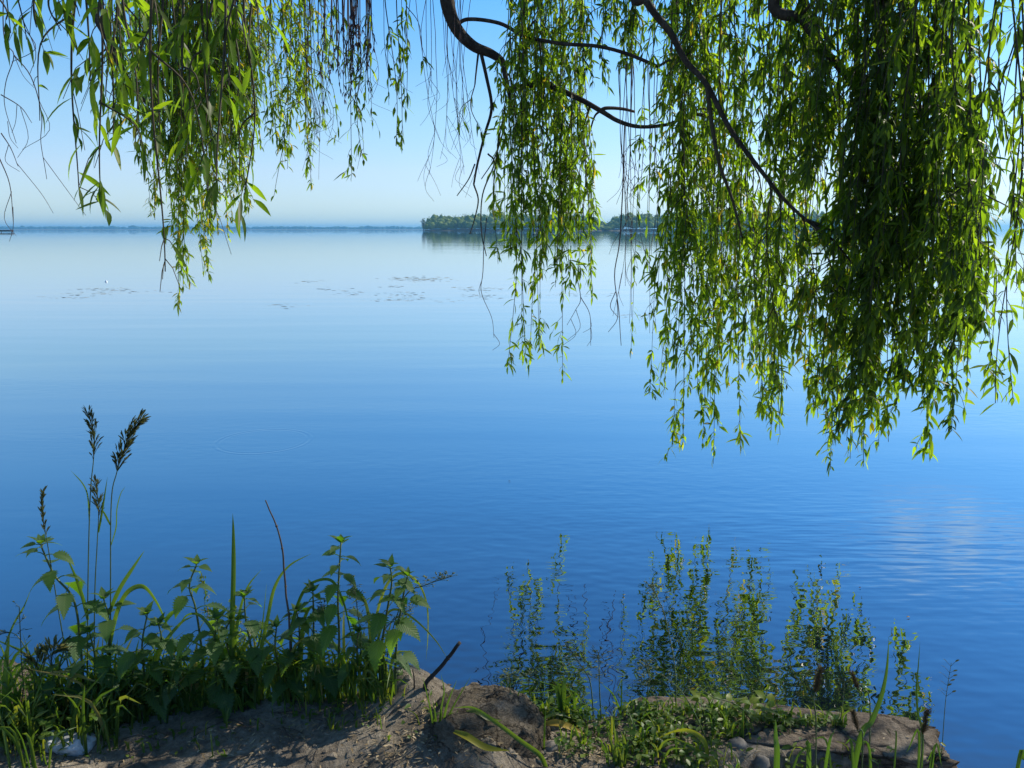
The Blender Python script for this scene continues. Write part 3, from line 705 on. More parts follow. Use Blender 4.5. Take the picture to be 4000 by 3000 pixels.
# left, far small-leaved curtain
for x, pb, Y, d, t in ((560, 640, 5.4, 56, .55), (620, 760, 5.5, 56, .5), (680, 900, 5.5, 50, .6), (740, 1190, 5.5, 64, .75), (770, 1130, 5.5, 60, .75), (750, 1090, 5.5, 60, .8), (800, 820, 5.5, 50, .6), (850, 870, 5.5, 44, .7), (910, 790, 5.5, 46, .6),
                       (960, 700, 5.5, 46, .6), (1010, 620, 5.5, 46, .65), (1060, 600, 5.4, 44, .65), (1105, 765, 5.4, 28, .7), (1150, 660, 5.4, 38, .7), (1190, 690, 5.4, 30, .7), (1215, 560, 5.4, 26, .6), (650, 640, 5.4, 60, .35), (720, 560, 5.3, 60, .3),
                       (470, 520, 5.3, 46, .5), (900, 560, 5.4, 56, .45), (830, 520, 5.3, 60, .35), (1130, 420, 5.4, 40, .7), (640, 860, 5.6, 60, .8), (700, 930, 5.6, 60, .85), (660, 780, 5.5, 60, .7), (730, 1010, 5.6, 56, .85), (780, 960, 5.5, 56, .85), (820, 900, 5.6, 56, .8), (870, 930, 5.5, 46, .85), (930, 840, 5.5, 50, .7)):
    hanging(x, -150, pb, Y, d, .085, .0155, 2, tone=t, spread=.10, pool=(pb < 630))
# left-middle strand (beside the dead twigs)
for x, pb, Y in ((1290, 430, 4.9), (1370, 690, 4.9), (1440, 430, 4.9), (1500, 570, 4.9), (1550, 560, 4.9), (1590, 400, 4.9), (1420, 640, 4.9)):
    hanging(x, -150, pb, Y, 26, .10, .018, 1, tone=.25, spread=.06, start=.35, pool=True)
# left, near big-leaved sprays
for x, pb, Y, d, t, st in ((310, 740, 2.2, 30, .25, 0), (385, 790, 2.1, 26, .25, .1), (430, 560, 2.3, 34, .45, 0), (480, 580, 2.4, 34, .5, 0), (330, 320, 2.2, 40, .35, 0), (400, 260, 2.0, 40, .5, 0), (640, 560, 2.2, 34, .2, 0), (720, 500, 2.1, 38, .15, 0), (560, 280, 2.2, 34, .3, 0),
                       (800, 560, 2.1, 38, .15, 0), (880, 830, 2.0, 26, .2, 0), (840, 600, 2.1, 34, .2, 0), (960, 760, 2.1, 22, .3, 0), (930, 330, 2.0, 30, .3, 0), (1000, 260, 2.2, 30, .4, 0), (600, 1060, 1.9, 9, .2, .62), (130, 110, 2.2, 36, .2, 0), (20, 70, 2.1, 36, .25, 0), (220, 120, 2.1, 36, .3, 0)):
    hanging(x, -120, pb, Y, d * .9, .092, .0150, 1, dx=(25 if x == 600 else None), tone=t, spread=.05, start=st, sway=.02, pool=(pb < 300))

# fill between the separate branches: the far side of the curtain, too many to tell apart
for i in range(13):
    x = random.uniform(2600, 3440); yb = interp(x, CON) - random.uniform(250, 1000)
    hanging(x, random.uniform(-300, -100), yb, depth_r(x) + random.uniform(-.2, .3), 44, .095, .017, 2, tone=random.uniform(.3, .65), pool=True)
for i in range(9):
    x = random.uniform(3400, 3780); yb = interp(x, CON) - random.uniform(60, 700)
    hanging(x, -200, yb, depth_r(x) + random.uniform(-.3, .2), 54, .10, .019, 2, tone=random.uniform(.0, .15), pool=True)  # low tones put the same deep shade into the leaf colour
for i in range(12):
    x = random.uniform(1990, 2290); yb = random.uniform(500, 980)
    hanging(x, -200, yb, 5.1 + random.uniform(-.2, .4), 46, .095, .017, 2, tone=random.uniform(.35, .65), spread=.08, pool=True)
for i in range(7):
    x = random.uniform(2400, 2660); hanging(x, -200, random.uniform(100, 330), 4.9, 44, .095, .017, 2, tone=.35, spread=.07, pool=True)
for i in range(38):
    x = random.uniform(470, 1220); yb = interp(x, [(480, 560), (600, 700), (720, 900), (850, 840), (1000, 700), (1180, 640)]) * random.uniform(.45, 1.0)
    hanging(x, -200, yb, 5.5 + random.uniform(-.2, .5), 54, .085, .016, 2, tone=random.uniform(.35, .8), spread=.09, pool=True)
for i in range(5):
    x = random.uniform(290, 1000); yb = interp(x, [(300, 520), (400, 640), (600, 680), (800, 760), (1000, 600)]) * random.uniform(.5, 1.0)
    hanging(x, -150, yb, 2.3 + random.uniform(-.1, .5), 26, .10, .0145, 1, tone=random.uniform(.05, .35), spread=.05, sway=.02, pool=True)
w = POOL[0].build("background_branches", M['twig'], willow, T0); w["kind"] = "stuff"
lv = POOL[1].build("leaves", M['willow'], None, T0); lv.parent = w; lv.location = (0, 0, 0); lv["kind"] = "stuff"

# bare twigs
def twig_bundle(lst, r, m='deadtwig', name="bare_twig"):
    for pts in lst:
        Y = pts[0]; q = smooth_path([P(a, b, Y) for a, b in pts[1:]], 5)
        j = np.array([[.008 * mnoise.noise(Vector(x * 5)), 0, 0] for x in q])
        mb = MB(); tube(mb, q + j, r, r * .45, 5)
        for _ in range(2):
            i = random.randrange(len(q) // 3, len(q) - 1); s = q[i]; l = random.uniform(.08, .22)
            tube(mb, smooth_path([s, s + A(random.uniform(-.4, .4) * l, .1 * l, -.6 * l), s + A(random.uniform(-.6, .6) * l, .1 * l, -l)], 4), r * .6, r * .35, 4)
        mb.build(name, M[m], willow, q[0])
twig_bundle([(3.0, (10, -80), (20, 150), (55, 215), (20, 320), (15, 420), (60, 560)), (3.0, (55, 215), (120, 300), (165, 450), (160, 560), (185, 700)), (3.0, (0, 370), (80, 420), (125, 480)), (3.0, (0, 520), (40, 580), (70, 650)),
             (3.0, (-10, 600), (40, 720), (55, 870)), (2.2, (60, -40), (90, 90), (100, 155))], .0022)
for i in range(20):
    x = random.uniform(1440, 1830); yb = random.uniform(330, 720) if x > 1600 else random.uniform(200, 420)
    twig_bundle([(5.0 + random.uniform(-.3, .3), (x - random.uniform(-30, 60), -120), (x - 10, yb * .4), (x + random.uniform(-30, 30), yb * .75), (x + random.uniform(-50, 60), yb))], .0021)
for i in range(14):
    x = random.uniform(2400, 2570); yb = random.uniform(700, 1340)
    twig_bundle([(4.85 + random.uniform(-.2, .2), (x + random.uniform(-20, 20), 240), (x, 560), (x + random.uniform(-25, 25), lerp(500, yb, .6)), (x + random.uniform(-40, 40), yb))], .0026)
twig_bundle([(4.9, (2440, 480), (2425, 900), (2400, 1080), (2418, 1220), (2428, 1350))], .0045)
twig_bundle([(5.0, (1900, 850), (1885, 1060), (1880, 1140), (1920, 1240), (1930, 1320)), (5.0, (2240, 1040), (2270, 1160), (2250, 1210), (2215, 1270)), (5.0, (2270, 1160), (2305, 1230), (2305, 1350))], .003)
for i in range(8):
    x = random.uniform(1180, 1290); twig_bundle([(5.3, (x, -120), (x + 10, 300), (x + 40, 450), (x + random.uniform(-10, 60), random.uniform(480, 720)))], .002)
mb = MB()                                # the dense hank of dead brown twigs, left of the middle
for i in range(30):
    x = random.gauss(1365, 55); yb = random.uniform(120, 430); Y = 4.9 + random.uniform(-.2, .2)
    q = smooth_path([P(x + random.uniform(-15, 15), -140, Y), P(x, yb * .4, Y), P(x + random.uniform(-15, 15), yb * .7, Y), P(x + random.uniform(-20, 20), yb, Y)], 4)
    tube(mb, q, .0035, .0015, 4)
    c = q[rng.integers(3, len(q), 10)]
    leaves(mb, c, rng.uniform(0, 6.28, 10), -.6, -1.4, .035, .008, 0, PROF_OVAL)
mb.build("dead_twigs", M['deadtwig'], willow, P(1365, -140, 4.9))
# unseen crown strands right of the view, added to dapple the bank with shade
mw, ml = MB(), MB()
for i in range(DAPPLE_CROWN_N):
    Yc = random.uniform(2.3, 3.9); xc = .70 * Yc + random.uniform(.12, 1.5)
    Tp = A(xc, Yc, random.uniform(3.3, 4.4)); Bp = Tp + A(random.uniform(-.05, .25), random.uniform(-.15, .15), 0); Bp[2] = random.uniform(1.75, 3.0)
    n0 = LIMB[int(np.argmin(np.linalg.norm(LIMB - Tp, axis=1)))]
    tube(mw, smooth_path([n0, lerp(n0, Tp, .6) + A(0, 0, .2), Tp], 4), .008, .004, 5)
    leafy(mw, ml, strand_path(Tp, Bp), 34, .12, .026, .4)
w = mw.build("dapple_crown_twigs", M['twig'], willow, T0); lv = ml.build("leaves", M['willow'], None, T0); lv.parent = w; lv.location = (0, 0, 0)
print("hanging branches", NB[0])

# ------------------------------------------------------------------ stones on the bank
def stone(name, c, r, label, m, cat="stone", seed=1, sub=5, amp=.22, freq=1.4, flat=None, rot=0.0, fine=.03, group=None, boxy=1.0):
    mb = MB(); blob(mb, c, r, sub, amp, freq, seed, flat=flat, rot=rot, fine=fine, boxy=boxy)
    o = mb.build(name, M[m], None, c); return tag(o, label, cat, group)
c = P(1885, 2850, 1.64); c[2] = .36
stone("boulder", c, (.165, .15, .155), "dark rounded boulder with rough crusted surface at the middle of the bank edge", 'boulder', "boulder", 3, 5, .16, 1.3, fine=.045, rot=.3)
c = P(2010, 3010, 1.44); c[2] = .315
stone("boulder", c, (.125, .10, .10), "pale fibrous rock under the yellow blade, in front of the dark boulder", 'boulder', "boulder", 8, 5, .22, 1.3, fine=.06, rot=-.5)
c = np.array((.635, 1.70, .305))
stone("flat_rock", c, (.40, .085, .145), "long flat-topped pale rock jutting over the water behind the foxtails", 'slab', "rock", 5, 5, .20, 1.25, flat=.62, rot=-.16, fine=.06, boxy=.6)
c = P(-10, 2850, 1.86); c[2] = .37
stone("rock", c, (.11, .09, .09), "pale rock half hidden by weeds at the left edge", 'slab', "rock", 11, 4, .2, 1.5)
c = hit(283, 2925) + (0, 0, .012)
stone("white_stone", c, (.050, .034, .028), "bluish white stone lying among the left weeds", 'white', "stone", 14, 4, .28, 1.1, fine=.008)
c = hit(210, 2920) + (0, 0, .012)
stone("white_stone", c, (.022, .025, .026), "small white stone standing left of the larger white one", 'white', "stone", 15, 3, .25, 1.2, fine=.006)
c = hit(2975, 2985) + (0, 0, .0)
stone("pale_stone", c, (.020, .018, .020), "small bright stone at the foot of the flat rock", 'pebble', "stone", 17, 3, .25, 1.4)
for px, py, r, lab in ((2150, 2920, .022, "grey stone in the dark gap right of the boulder"), (2090, 2830, .018, "small pale stone at the waterline right of the boulder"), (1698, 2885, .011, "small round pebble by the grass tuft on the mound"),
                       (2130, 2835, .011, "second tiny pale stone at the waterline right of the boulder"), (2880, 2910, .024, "pale lump of stone at the back of the flat rock, below bright leaves")):
    c = hit(px, py); stone("pebble", c, (r, r * .8, r * .7), lab, 'pebble', "pebble", px, 3, .2, 1.3, fine=.01, group="loose stones on the bank")
mb = MB()
for _ in range(2600):                    # crumbs and clods of soil
    x, y = random.uniform(-1.3, 1.1), random.uniform(1.25, 1.95)
    if mnoise.noise(Vector((x * 5, y * 5, 8))) < -.15 + random.uniform(-.3, .3): continue
    r = abs(random.gauss(0, .0035)) + .0012
    if random.random() < .02: r *= 2.6
    v, f = ICO[1]; mb.add(v * np.array((r * random.uniform(.7, 1.6), r, r * .7)) * (1 + .3 * rng.normal(size=(len(v), 1))) + on(x, y), None, f)
tag(mb.build("soil_crumbs", M['soil'], smooth=False), "scattered crumbs and clods of dark soil", "soil", kind="stuff")

# ------------------------------------------------------------------ sticks
def stick(pts, r0, r1, label, m='wood'):
    q = smooth_path(pts, 8); q = q + np.array([[r0 * .6 * mnoise.noise(Vector(x * 30)), 0, r0 * .4 * mnoise.noise(Vector(x * 30 + 5))] for x in q])
    mb = MB(); tube(mb, q, r0, r1, 8)
    for i in range(4, len(q) - 2, 7): blob(mb, q[i], r0 * 1.15, 1, .2, 2, i)
    tag(mb.build("stick", M[m], None, q[0]), label, "stick")
b = hit(1668, 2690); stick([b - (0, 0, .03), P(1668, 2668, b[1]), P(1735, 2590, b[1] + .02), P(1796, 2508, b[1] + .04)], .0060, .0045, "thick dark stick leaning out over the water from the bank")
b = hit(1616, 2690); stick([b - (0, 0, .03), P(1617, 2660, b[1]), P(1613, 2615, b[1])], .0022, .0014, "short thin twig standing upright on the soil hump")
b = hit(1138, 2700); stick([b, P(1132, 2450, b[1]), P(1118, 2330, b[1]), P(1104, 2160, b[1]), P(1080, 2055, b[1]), P(1037, 1955, b[1])], .0032, .0016, "tall thin dead stalk curving left above the nettles", 'drystem')
b = hit(2545, 2993); e = hit(2680, 2937); stick([b + (0, 0, .01), (b + e) / 2 + (0, 0, .03), e + (0, 0, .02)], .005, .003, "reddish brown dry stalk lying across the flat rock", 'drystem')

# ------------------------------------------------------------------ nettles
def nettle(stem, Y, lf, label, seed, pairs=6, tone=.4, top=True, lean=0.0):
    pairs += 1
    random.seed(seed)
    b = hit(*stem[0]); Yb = b[1] if Y is None else Y
    if Y is not None: b = P(stem[0][0], stem[0][1], Y); b[2] = min(b[2], gz(b[0], Y))
    pts = [b - (0, 0, .02)] + [P(x, y, Yb + lean * i) for i, (x, y) in enumerate(stem[1:])]
    q = smooth_path(pts, 8); n = len(q)
    t = thing("nettle", b, label, "nettle", "nettles on the bank")
    mb = MB(); tube(mb, q, .0036, .0018, 6); mb.build("stem", M['stem'], t, b)
    ml = MB(); az0 = random.uniform(0, 3.1)
    for k in range(pairs):
        f = lerp(.28, .97, k / max(1, pairs - 1)); i = int(f * (n - 1)); c = q[i]
        size = lf * lerp(1.0, .42, max(0, (f - .35) / .65)) * random.uniform(.85, 1.12)
        for s in (0, math.pi):
            az = az0 + (k % 2) * math.pi / 2 + s + random.uniform(-.35, .35)
            pet = size * .32; up = random.uniform(.1, .5)
            e = c + np.array((math.cos(az) * pet, math.sin(az) * pet, pet * up))
            tube(ml, [c, lerp(c, e, .5) + (0, 0, pet * .12), e], .0014, .0011, 4, rnd=.6, cap=False)
            a0 = lerp(-.55, .25, f) + random.uniform(-.3, .15); a1 = a0 - random.uniform(.8, 1.3) + .25 * f
            leaves(ml, [e], az, a0, max(a1, -1.75), size, size * random.uniform(.52, .66), random.uniform(-.35, .35), PROF_OVATE, .16, np.clip(tone + random.uniform(-.35, .35), 0, 1), 23, .19)
    if top:
        for k in range(5):
            az = az0 + k * 1.7; leaves(ml, [q[-1]], az, random.uniform(.6, 1.2), random.uniform(-.1, .7), lf * random.uniform(.3, .5), lf * .2, 0, PROF_OVATE, .3, tone, 15, .08)
    ml.build("leaves", M['nettle'], t, b)
NL = .086
nettle([(330, 2800), (318, 2560), (290, 2350), (215, 2250), (168, 2150), (160, 2125)], None, NL, "left nettle with a drooping light green top beside the grass plumes", 101, 7, .6)
nettle([(430, 2790), (425, 2600), (425, 2420), (405, 2340)], None, NL * 1.05, "broad nettle whose large dark leaves hang below the tall grass plumes", 102, 5, .35)
nettle([(800, 2760), (790, 2560), (765, 2380), (740, 2290), (768, 2205)], None, NL, "pale nettle with a bright drooping head left of the upright reed blade", 103, 6, .8)
nettle([(1320, 2720), (1325, 2500), (1320, 2350), (1325, 2230), (1332, 2120)], None, NL, "tallest dark nettle standing against the water", 104, 9, .1)
nettle([(1500, 2715), (1490, 2560), (1510, 2400), (1530, 2280), (1525, 2215)], None, NL, "nettle with a twin top arching at the right end of the clump", 105, 8, .35)
nettle([(1540, 2715), (1550, 2500), (1575, 2330), (1592, 2250)], None, NL * .8, "small nettle shoot to the right of the twin-topped one", 115, 4, .4)
nettle([(1230, 2730), (1225, 2560), (1225, 2400), (1222, 2310)], None, NL * .95, "short dark nettle just left of the tallest one", 106, 6, .15)
nettle([(1000, 2745), (985, 2560), (960, 2420), (955, 2330)], None, NL * .95, "nettle with a small pointed top right of the upright reed blade", 107, 5, .2)
nettle([(930, 2760), (905, 2600), (880, 2480), (900, 2420)], None, NL * .9, "low nettle with one bright backlit leaf under the reed blade", 108, 4, .9)
nettle([(600, 2780), (610, 2620), (630, 2500), (620, 2440)], None, NL * .9, "low shaded nettle between the grass plumes and the pale nettle", 109, 5, .3)
nettle([(1110, 2735), (1090, 2620), (1075, 2520), (1080, 2450)], None, NL * .9, "leafy nettle below the dead stalk", 110, 5, .45)
nettle([(1420, 2720), (1400, 2620), (1395, 2520), (1400, 2470)], None, NL * .8, "low nettle in the gap between the tallest and the twin-topped nettle", 111, 5, .4)
nettle([(250, 2830), (240, 2720), (230, 2620), (250, 2540)], None, NL * .8, "short nettle at the waterside beside the left white stones", 112, 5, .5)
nettle([(720, 2780), (700, 2680), (690, 2600), (680, 2550)], None, NL * .75, "low bushy nettle in front of the pale one", 113, 5, .55)
nettle([(520, 2800), (500, 2720), (515, 2640), (530, 2580)], None, NL * .8, "lowest nettle in the shade left of the dark soil slope", 114, 4, .2)

nettle([(560, 2790), (565, 2660), (555, 2520), (575, 2400)], None, NL * 1.05, "leafy nettle right below the bent bright grass fold", 116, 6, .75)
nettle([(1165, 2730), (1160, 2600), (1170, 2480), (1160, 2390)], None, NL, "bright nettle just right of the dead stalk's foot", 117, 6, .85)
nettle([(850, 2770), (845, 2650), (835, 2520), (850, 2420)], None, NL * 1.05, "sunlit nettle crowding the foot of the upright reed blade", 118, 6, .9)
nettle([(360, 2810), (380, 2690), (370, 2560), (350, 2470)], None, NL * 1.05, "dark drooping nettle beneath the slim upright seed plume", 119, 6, .25)

# ------------------------------------------------------------------ grasses
def seed_plume(ml, q, L, n, sp, w, tone):
    """branched seed head along the path q: spikelets on short side stalks, leaning upward"""
    m = len(q)
    for k in range(n):
        i = min(m - 2, int(k / n * (m - 1))); c = lerp(q[i], q[i + 1], random.random()); tg = q[i + 1] - q[i]; tg = tg / np.linalg.norm(tg)
        az = random.uniform(0, 6.28); d = tg + np.array((math.cos(az), math.sin(az), .1)) * sp; d /= np.linalg.norm(d)
        l = L * random.uniform(.5, 1.1) * (1 - .45 * k / n); e = c + d * l
        tube(ml, [c, e], .0007, .0005, 3, rnd=.4, cap=False)
        for s in range(2):
            cc = lerp(c, e, random.uniform(.55, 1)); hz = math.atan2(d[1], d[0]); pit = math.asin(np.clip(d[2], -1, 1)) + random.uniform(-.3, .2)
            leaves(ml, [cc], hz + random.uniform(-.5, .5), pit, pit - .25, w * random.uniform(.8, 1.2), w * .22, random.uniform(-1, 1), PROF_OVAL, .4, np.clip(tone + random.uniform(-.3, .3), 0, 1))
def tall_grass(stem, head_at, L, n, sp, w, label, blades=(), seed=1, r=.0017, tone=.3):
    random.seed(seed)
    b = hit(*stem[0]); pts = [b - (0, 0, .02)] + [P(x, y, b[1]) for x, y in stem[1:]]
    q = smooth_path(pts, 8); k = int(head_at * (len(q) - 1))
    t = thing("tall_grass", b, label, "grass", "tall flowering grasses on the bank")
    mb = MB(); tube(mb, q, r, r * .4, 5); mb.build("stem", M['stem'], t, b)
    mh = MB(); seed_plume(mh, q[k:], L, n, sp, w, tone); mh.build("seed_head", M['seed'], t, b)
    for bl in blades:
        mbl = MB(); blade(mbl, [P(x, y, b[1]) for x, y in bl[1:]], bl[0], rnd=.2); mbl.build("blade", M['grass'], t, b)
tall_grass([(340, 2790), (343, 2350), (352, 1950), (365, 1800), (368, 1700), (345, 1615)], .60, .030, 50, .42, .016, "tall grass with a slim upright seed plume, left of the two tallest",
           [(.006, (350, 2030), (345, 1940), (325, 1890), (277, 1838)), (.011, (345, 2420), (330, 2350), (300, 2260), (250, 2150))], 201)
tall_grass([(430, 2790), (432, 2300), (435, 1960), (455, 1850), (480, 1770), (505, 1700), (545, 1648)], .52, .042, 110, .45, .018, "tallest grass with a dense plume nodding to the right",
           [(.006, (432, 2050), (412, 2010), (395, 1985)), (.005, (435, 2130), (455, 2060), (458, 1990), (472, 1930), (490, 1900)), (.012, (425, 2400), (470, 2300), (520, 2220), (565, 2150))], 202)
tall_grass([(365, 2790), (370, 2350), (380, 2120), (385, 2000), (375, 1890)], .70, .026, 40, .45, .015, "middle grass stem with a short spiky plume between the two tallest", [(.005, (385, 2080), (402, 1980), (420, 1862))], 203)
tall_grass([(300, 2790), (240, 2450), (190, 2150), (165, 2000), (170, 1925)], .58, .016, 36, .28, .015, "thin grass with a narrow spike over the left nettle", [], 204)
tall_grass([(150, 2860), (140, 2700), (110, 2560), (55, 2475), (-30, 2485)], .8, .03, 16, .5, .014, "grass bending left with a blurred hanging head at the left edge", [(.007, (20, 2520), (60, 2430), (95, 2370), (122, 2300))], 205)
tall_grass([(230, 2850), (215, 2680), (200, 2570), (235, 2540)], .5, .05, 30, .5, .026, "short grass with a pale drooping brush of seeds at the left waterside", [], 206, tone=.9)
tall_grass([(180, 2850), (170, 2720), (150, 2620), (140, 2590)], .5, .05, 26, .5, .026, "short grass with straw coloured seeds left of the drooping brush", [], 207, tone=.95)

def tuft(name, blades_, label, mat_='grass', group=None, seed=1, tone=None):
    """a grass tuft: every blade is (width, point, point ...); the first point is on the bank"""
    random.seed(seed)
    b = hit(*blades_[0][1]); t = thing(name, b, label, "grass", group)
    for bl in blades_:
        b0 = hit(*bl[1]); mb = MB()
        blade(mb, [b0 - (0, 0, .015)] + [P(x, y, b0[1] + .01 * i) for i, (x, y) in enumerate(bl[2:])], bl[0], rnd=(random.uniform(.1, .6) if tone is None else tone))
        mb.build("blade", M[mat_], t, b)
    return t
tuft("reed_grass", [(.013, (905, 2760), (906, 2500), (912, 2250), (912, 2100), (909, 2005)), (.010, (890, 2760), (910, 2600), (930, 2430), (965, 2300), (1020, 2225)), (.009, (880, 2770), (870, 2560), (800, 2420), (735, 2400), (690, 2460))],
     "upright dark reed blade taller than the plants around it", seed=301)
tuft("arching_grass", [(.010, (985, 2750), (1010, 2600), (1045, 2420), (1075, 2290), (1130, 2210), (1216, 2162)), (.007, (960, 2755), (985, 2600), (1020, 2480), (1042, 2280))], "grass blade arching right across the dead stalk", seed=302)
tuft("arching_grass", [(.009, (1150, 2730), (1135, 2520), (1150, 2400), (1200, 2290), (1290, 2265), (1340, 2350), (1365, 2450), (1400, 2600)), (.011, (1170, 2730), (1175, 2560), (1185, 2430), (1215, 2370), (1240, 2400))],
     "thin looped grass arching over the short dark nettle", seed=303)
tuft("arching_grass", [(.008, (1440, 2720), (1455, 2500), (1500, 2310), (1560, 2240), (1630, 2270), (1668, 2360), (1672, 2480), (1664, 2580)), (.007, (1455, 2720), (1465, 2560), (1500, 2420), (1545, 2380), (1620, 2420), (1700, 2500), (1752, 2580)),
                       (.011, (1430, 2720), (1450, 2560), (1440, 2400), (1415, 2335), (1370, 2360))], "long pale blades arching right over the water from the twin-topped nettle", seed=304, tone=.75)
tuft("arching_grass", [(.014, (430, 2790), (425, 2600), (450, 2430), (495, 2320), (560, 2290), (610, 2345), (650, 2430), (690, 2530)), (.010, (560, 2790), (620, 2560), (700, 2440), (760, 2405))],
     "broad grass blade bent over in a bright lit fold left of the pale nettle", seed=305, tone=.5)
tuft("broad_grass", [(.016, (20, 2860), (22, 2700), (30, 2560), (38, 2470)), (.009, (70, 2860), (60, 2700), (20, 2560), (-20, 2480)), (.008, (190, 2860), (160, 2700), (130, 2600), (88, 2472)), (.010, (120, 2870), (40, 2700), (0, 2660), (-60, 2640))],
     "broad bright blade standing at the left edge of the water", seed=306, tone=.65)
tuft("young_grass", [(.007, (1330, 2720), (1325, 2640), (1318, 2570)), (.009, (1320, 2722), (1312, 2660), (1325, 2600), (1345, 2560)), (.008, (1345, 2720), (1360, 2660), (1370, 2600)), (.009, (1310, 2725), (1330, 2690), (1345, 2660)), (.006, (1440, 2720), (1442, 2600), (1445, 2480))],
     "young bright grass at the foot of the tallest nettle", seed=307, tone=.7)
tuft("grass_tuft", [(.005, (1715, 2860), (1722, 2780), (1735, 2700), (1722, 2630)), (.005, (1710, 2860), (1700, 2790), (1690, 2730)), (.006, (1722, 2862), (1745, 2760), (1785, 2655)), (.005, (1728, 2862), (1760, 2780), (1840, 2640)), (.007, (1705, 2865), (1720, 2800), (1730, 2740)),
                    (.005, (1700, 2860), (1680, 2760), (1650, 2640)), (.006, (1735, 2865), (1770, 2820), (1790, 2770)), (.006, (1690, 2862), (1700, 2800), (1725, 2780))], "grass tuft growing from the soil mound in front of the dark boulder", seed=308, tone=.35)
tuft("grass_sprig", [(.006, (1290, 2850), (1288, 2800), (1285, 2760)), (.006, (1295, 2850), (1305, 2810), (1310, 2780)), (.006, (1300, 2852), (1285, 2820), (1275, 2800)), (.007, (1305, 2850), (1320, 2825), (1330, 2815))], "small lone sprig on the bare soil", seed=309, tone=.75)
tuft("strap_grass", [(.012, (2140, 2995), (2110, 2950), (2030, 2890), (1930, 2815), (1850, 2765), (1775, 2764))], "long green strap blade lying across the dark boulder", seed=310, tone=.6)
def lying(pts, w, label, m='yellow', tone=.4, lift=.01):
    q = [hit(x, y) + (0, 0, lift + .01 * (i % 2)) for i, (x, y) in enumerate(pts)]
    mb = MB(); blade(mb, q, w, face=(0.1, -.6, 1), rnd=tone, prof=((0, .5), (.3, 1), (.7, .9), (1, .1)))
    return tag(mb.build("fallen_blade", M[m], None, q[0]), label, "grass blade", "fallen grass blades on the bank")
lying([(1775, 2905), (1825, 2941), (1898, 2968), (1990, 2995)], .016, "yellow-green fallen blade over the pale fibrous rock", 'yellow', .1, .03)
lying([(1789, 2845), (1860, 2850), (1910, 2862), (1960, 2882)], .012, "olive fallen blade crossing the front of the dark boulder", 'grass', .8, .035)
lying([(2122, 2856), (2190, 2872), (2285, 2896)], .017, "orange-yellow strap lying in the gap right of the boulder", 'yellow', .9, .02)
lying([(2120, 2852), (2170, 2846), (2230, 2846)], .008, "thin green strap beside the orange-yellow one", 'grass', .7, .03)
tuft("bright_grass", [(.011, (2765, 2970), (2755, 2910), (2725, 2870), (2675, 2850), (2620, 2860), (2568, 2885))], "bright yellow-green blade arching low on the right bank", 'yellow', seed=311, tone=.0)
tuft("bright_grass", [(.010, (2765, 2975), (2720, 2935), (2680, 2905), (2620, 2880)), (.007, (2660, 2920), (2580, 2912), (2485, 2902)), (.009, (2560, 2960), (2510, 2945), (2466, 2935)), (.007, (2500, 2895), (2560, 2868), (2630, 2850))], "low spreading grass beneath the bright arching blade", 'grass', seed=312, tone=.72)
tuft("bright_grass", [(.008, (2415, 2995), (2395, 2930), (2370, 2850)), (.006, (2410, 3000), (2405, 2900), (2390, 2780)), (.010, (2420, 3000), (2430, 2960), (2436, 2915)), (.009, (2445, 2960), (2440, 2900), (2425, 2855)), (.008, (2530, 2985), (2525, 2940), (2510, 2905))], "upright bright tuft at the bottom of the right bank", 'grass', seed=313, tone=.68)
tuft("bright_grass", [(.006, (2280, 2910), (2275, 2870), (2262, 2830)), (.007, (2283, 2910), (2290, 2870), (2298, 2825)), (.007, (2278, 2912), (2255, 2865), (2240, 2830)), (.006, (2288, 2912), (2305, 2880), (2312, 2850))], "small leafy tuft beside the orange-yellow strap", 'grass', seed=314, tone=.62)
tuft("thin_grass", [(.005, (2125, 2930), (2127, 2850), (2133, 2760)), (.003, (2240, 2780), (2190, 2700), (2120, 2665), (2040, 2650), (1970, 2690)), (.003, (2310, 2790), (2260, 2720), (2200, 2690), (2100, 2705), (2030, 2700))], "thin wiry blades looping over the water right of the boulder", seed=315, tone=.3)
tuft("thin_grass", [(.006, (2250, 2800), (2245, 2720), (2270, 2670), (2310, 2665)), (.006, (2440, 2790), (2400, 2720), (2350, 2670)), (.004, (2426, 2790), (2427, 2720), (2426, 2660), (2395, 2740))], "dark bent blades at the middle of the waterline", seed=316, tone=.15)
tuft("leafy_sprout", [(.012, (2195, 2720), (2200, 2690), (2215, 2650)), (.011, (2195, 2720), (2185, 2690), (2165, 2660)), (.010, (2195, 2722), (2205, 2680), (2200, 2640)), (.011, (2195, 2720), (2180, 2710), (2155, 2680)), (.012, (2190, 2740), (2220, 2735), (2245, 2728))], "green leafy sprout against the blue water right of the boulder", seed=317, tone=.45)

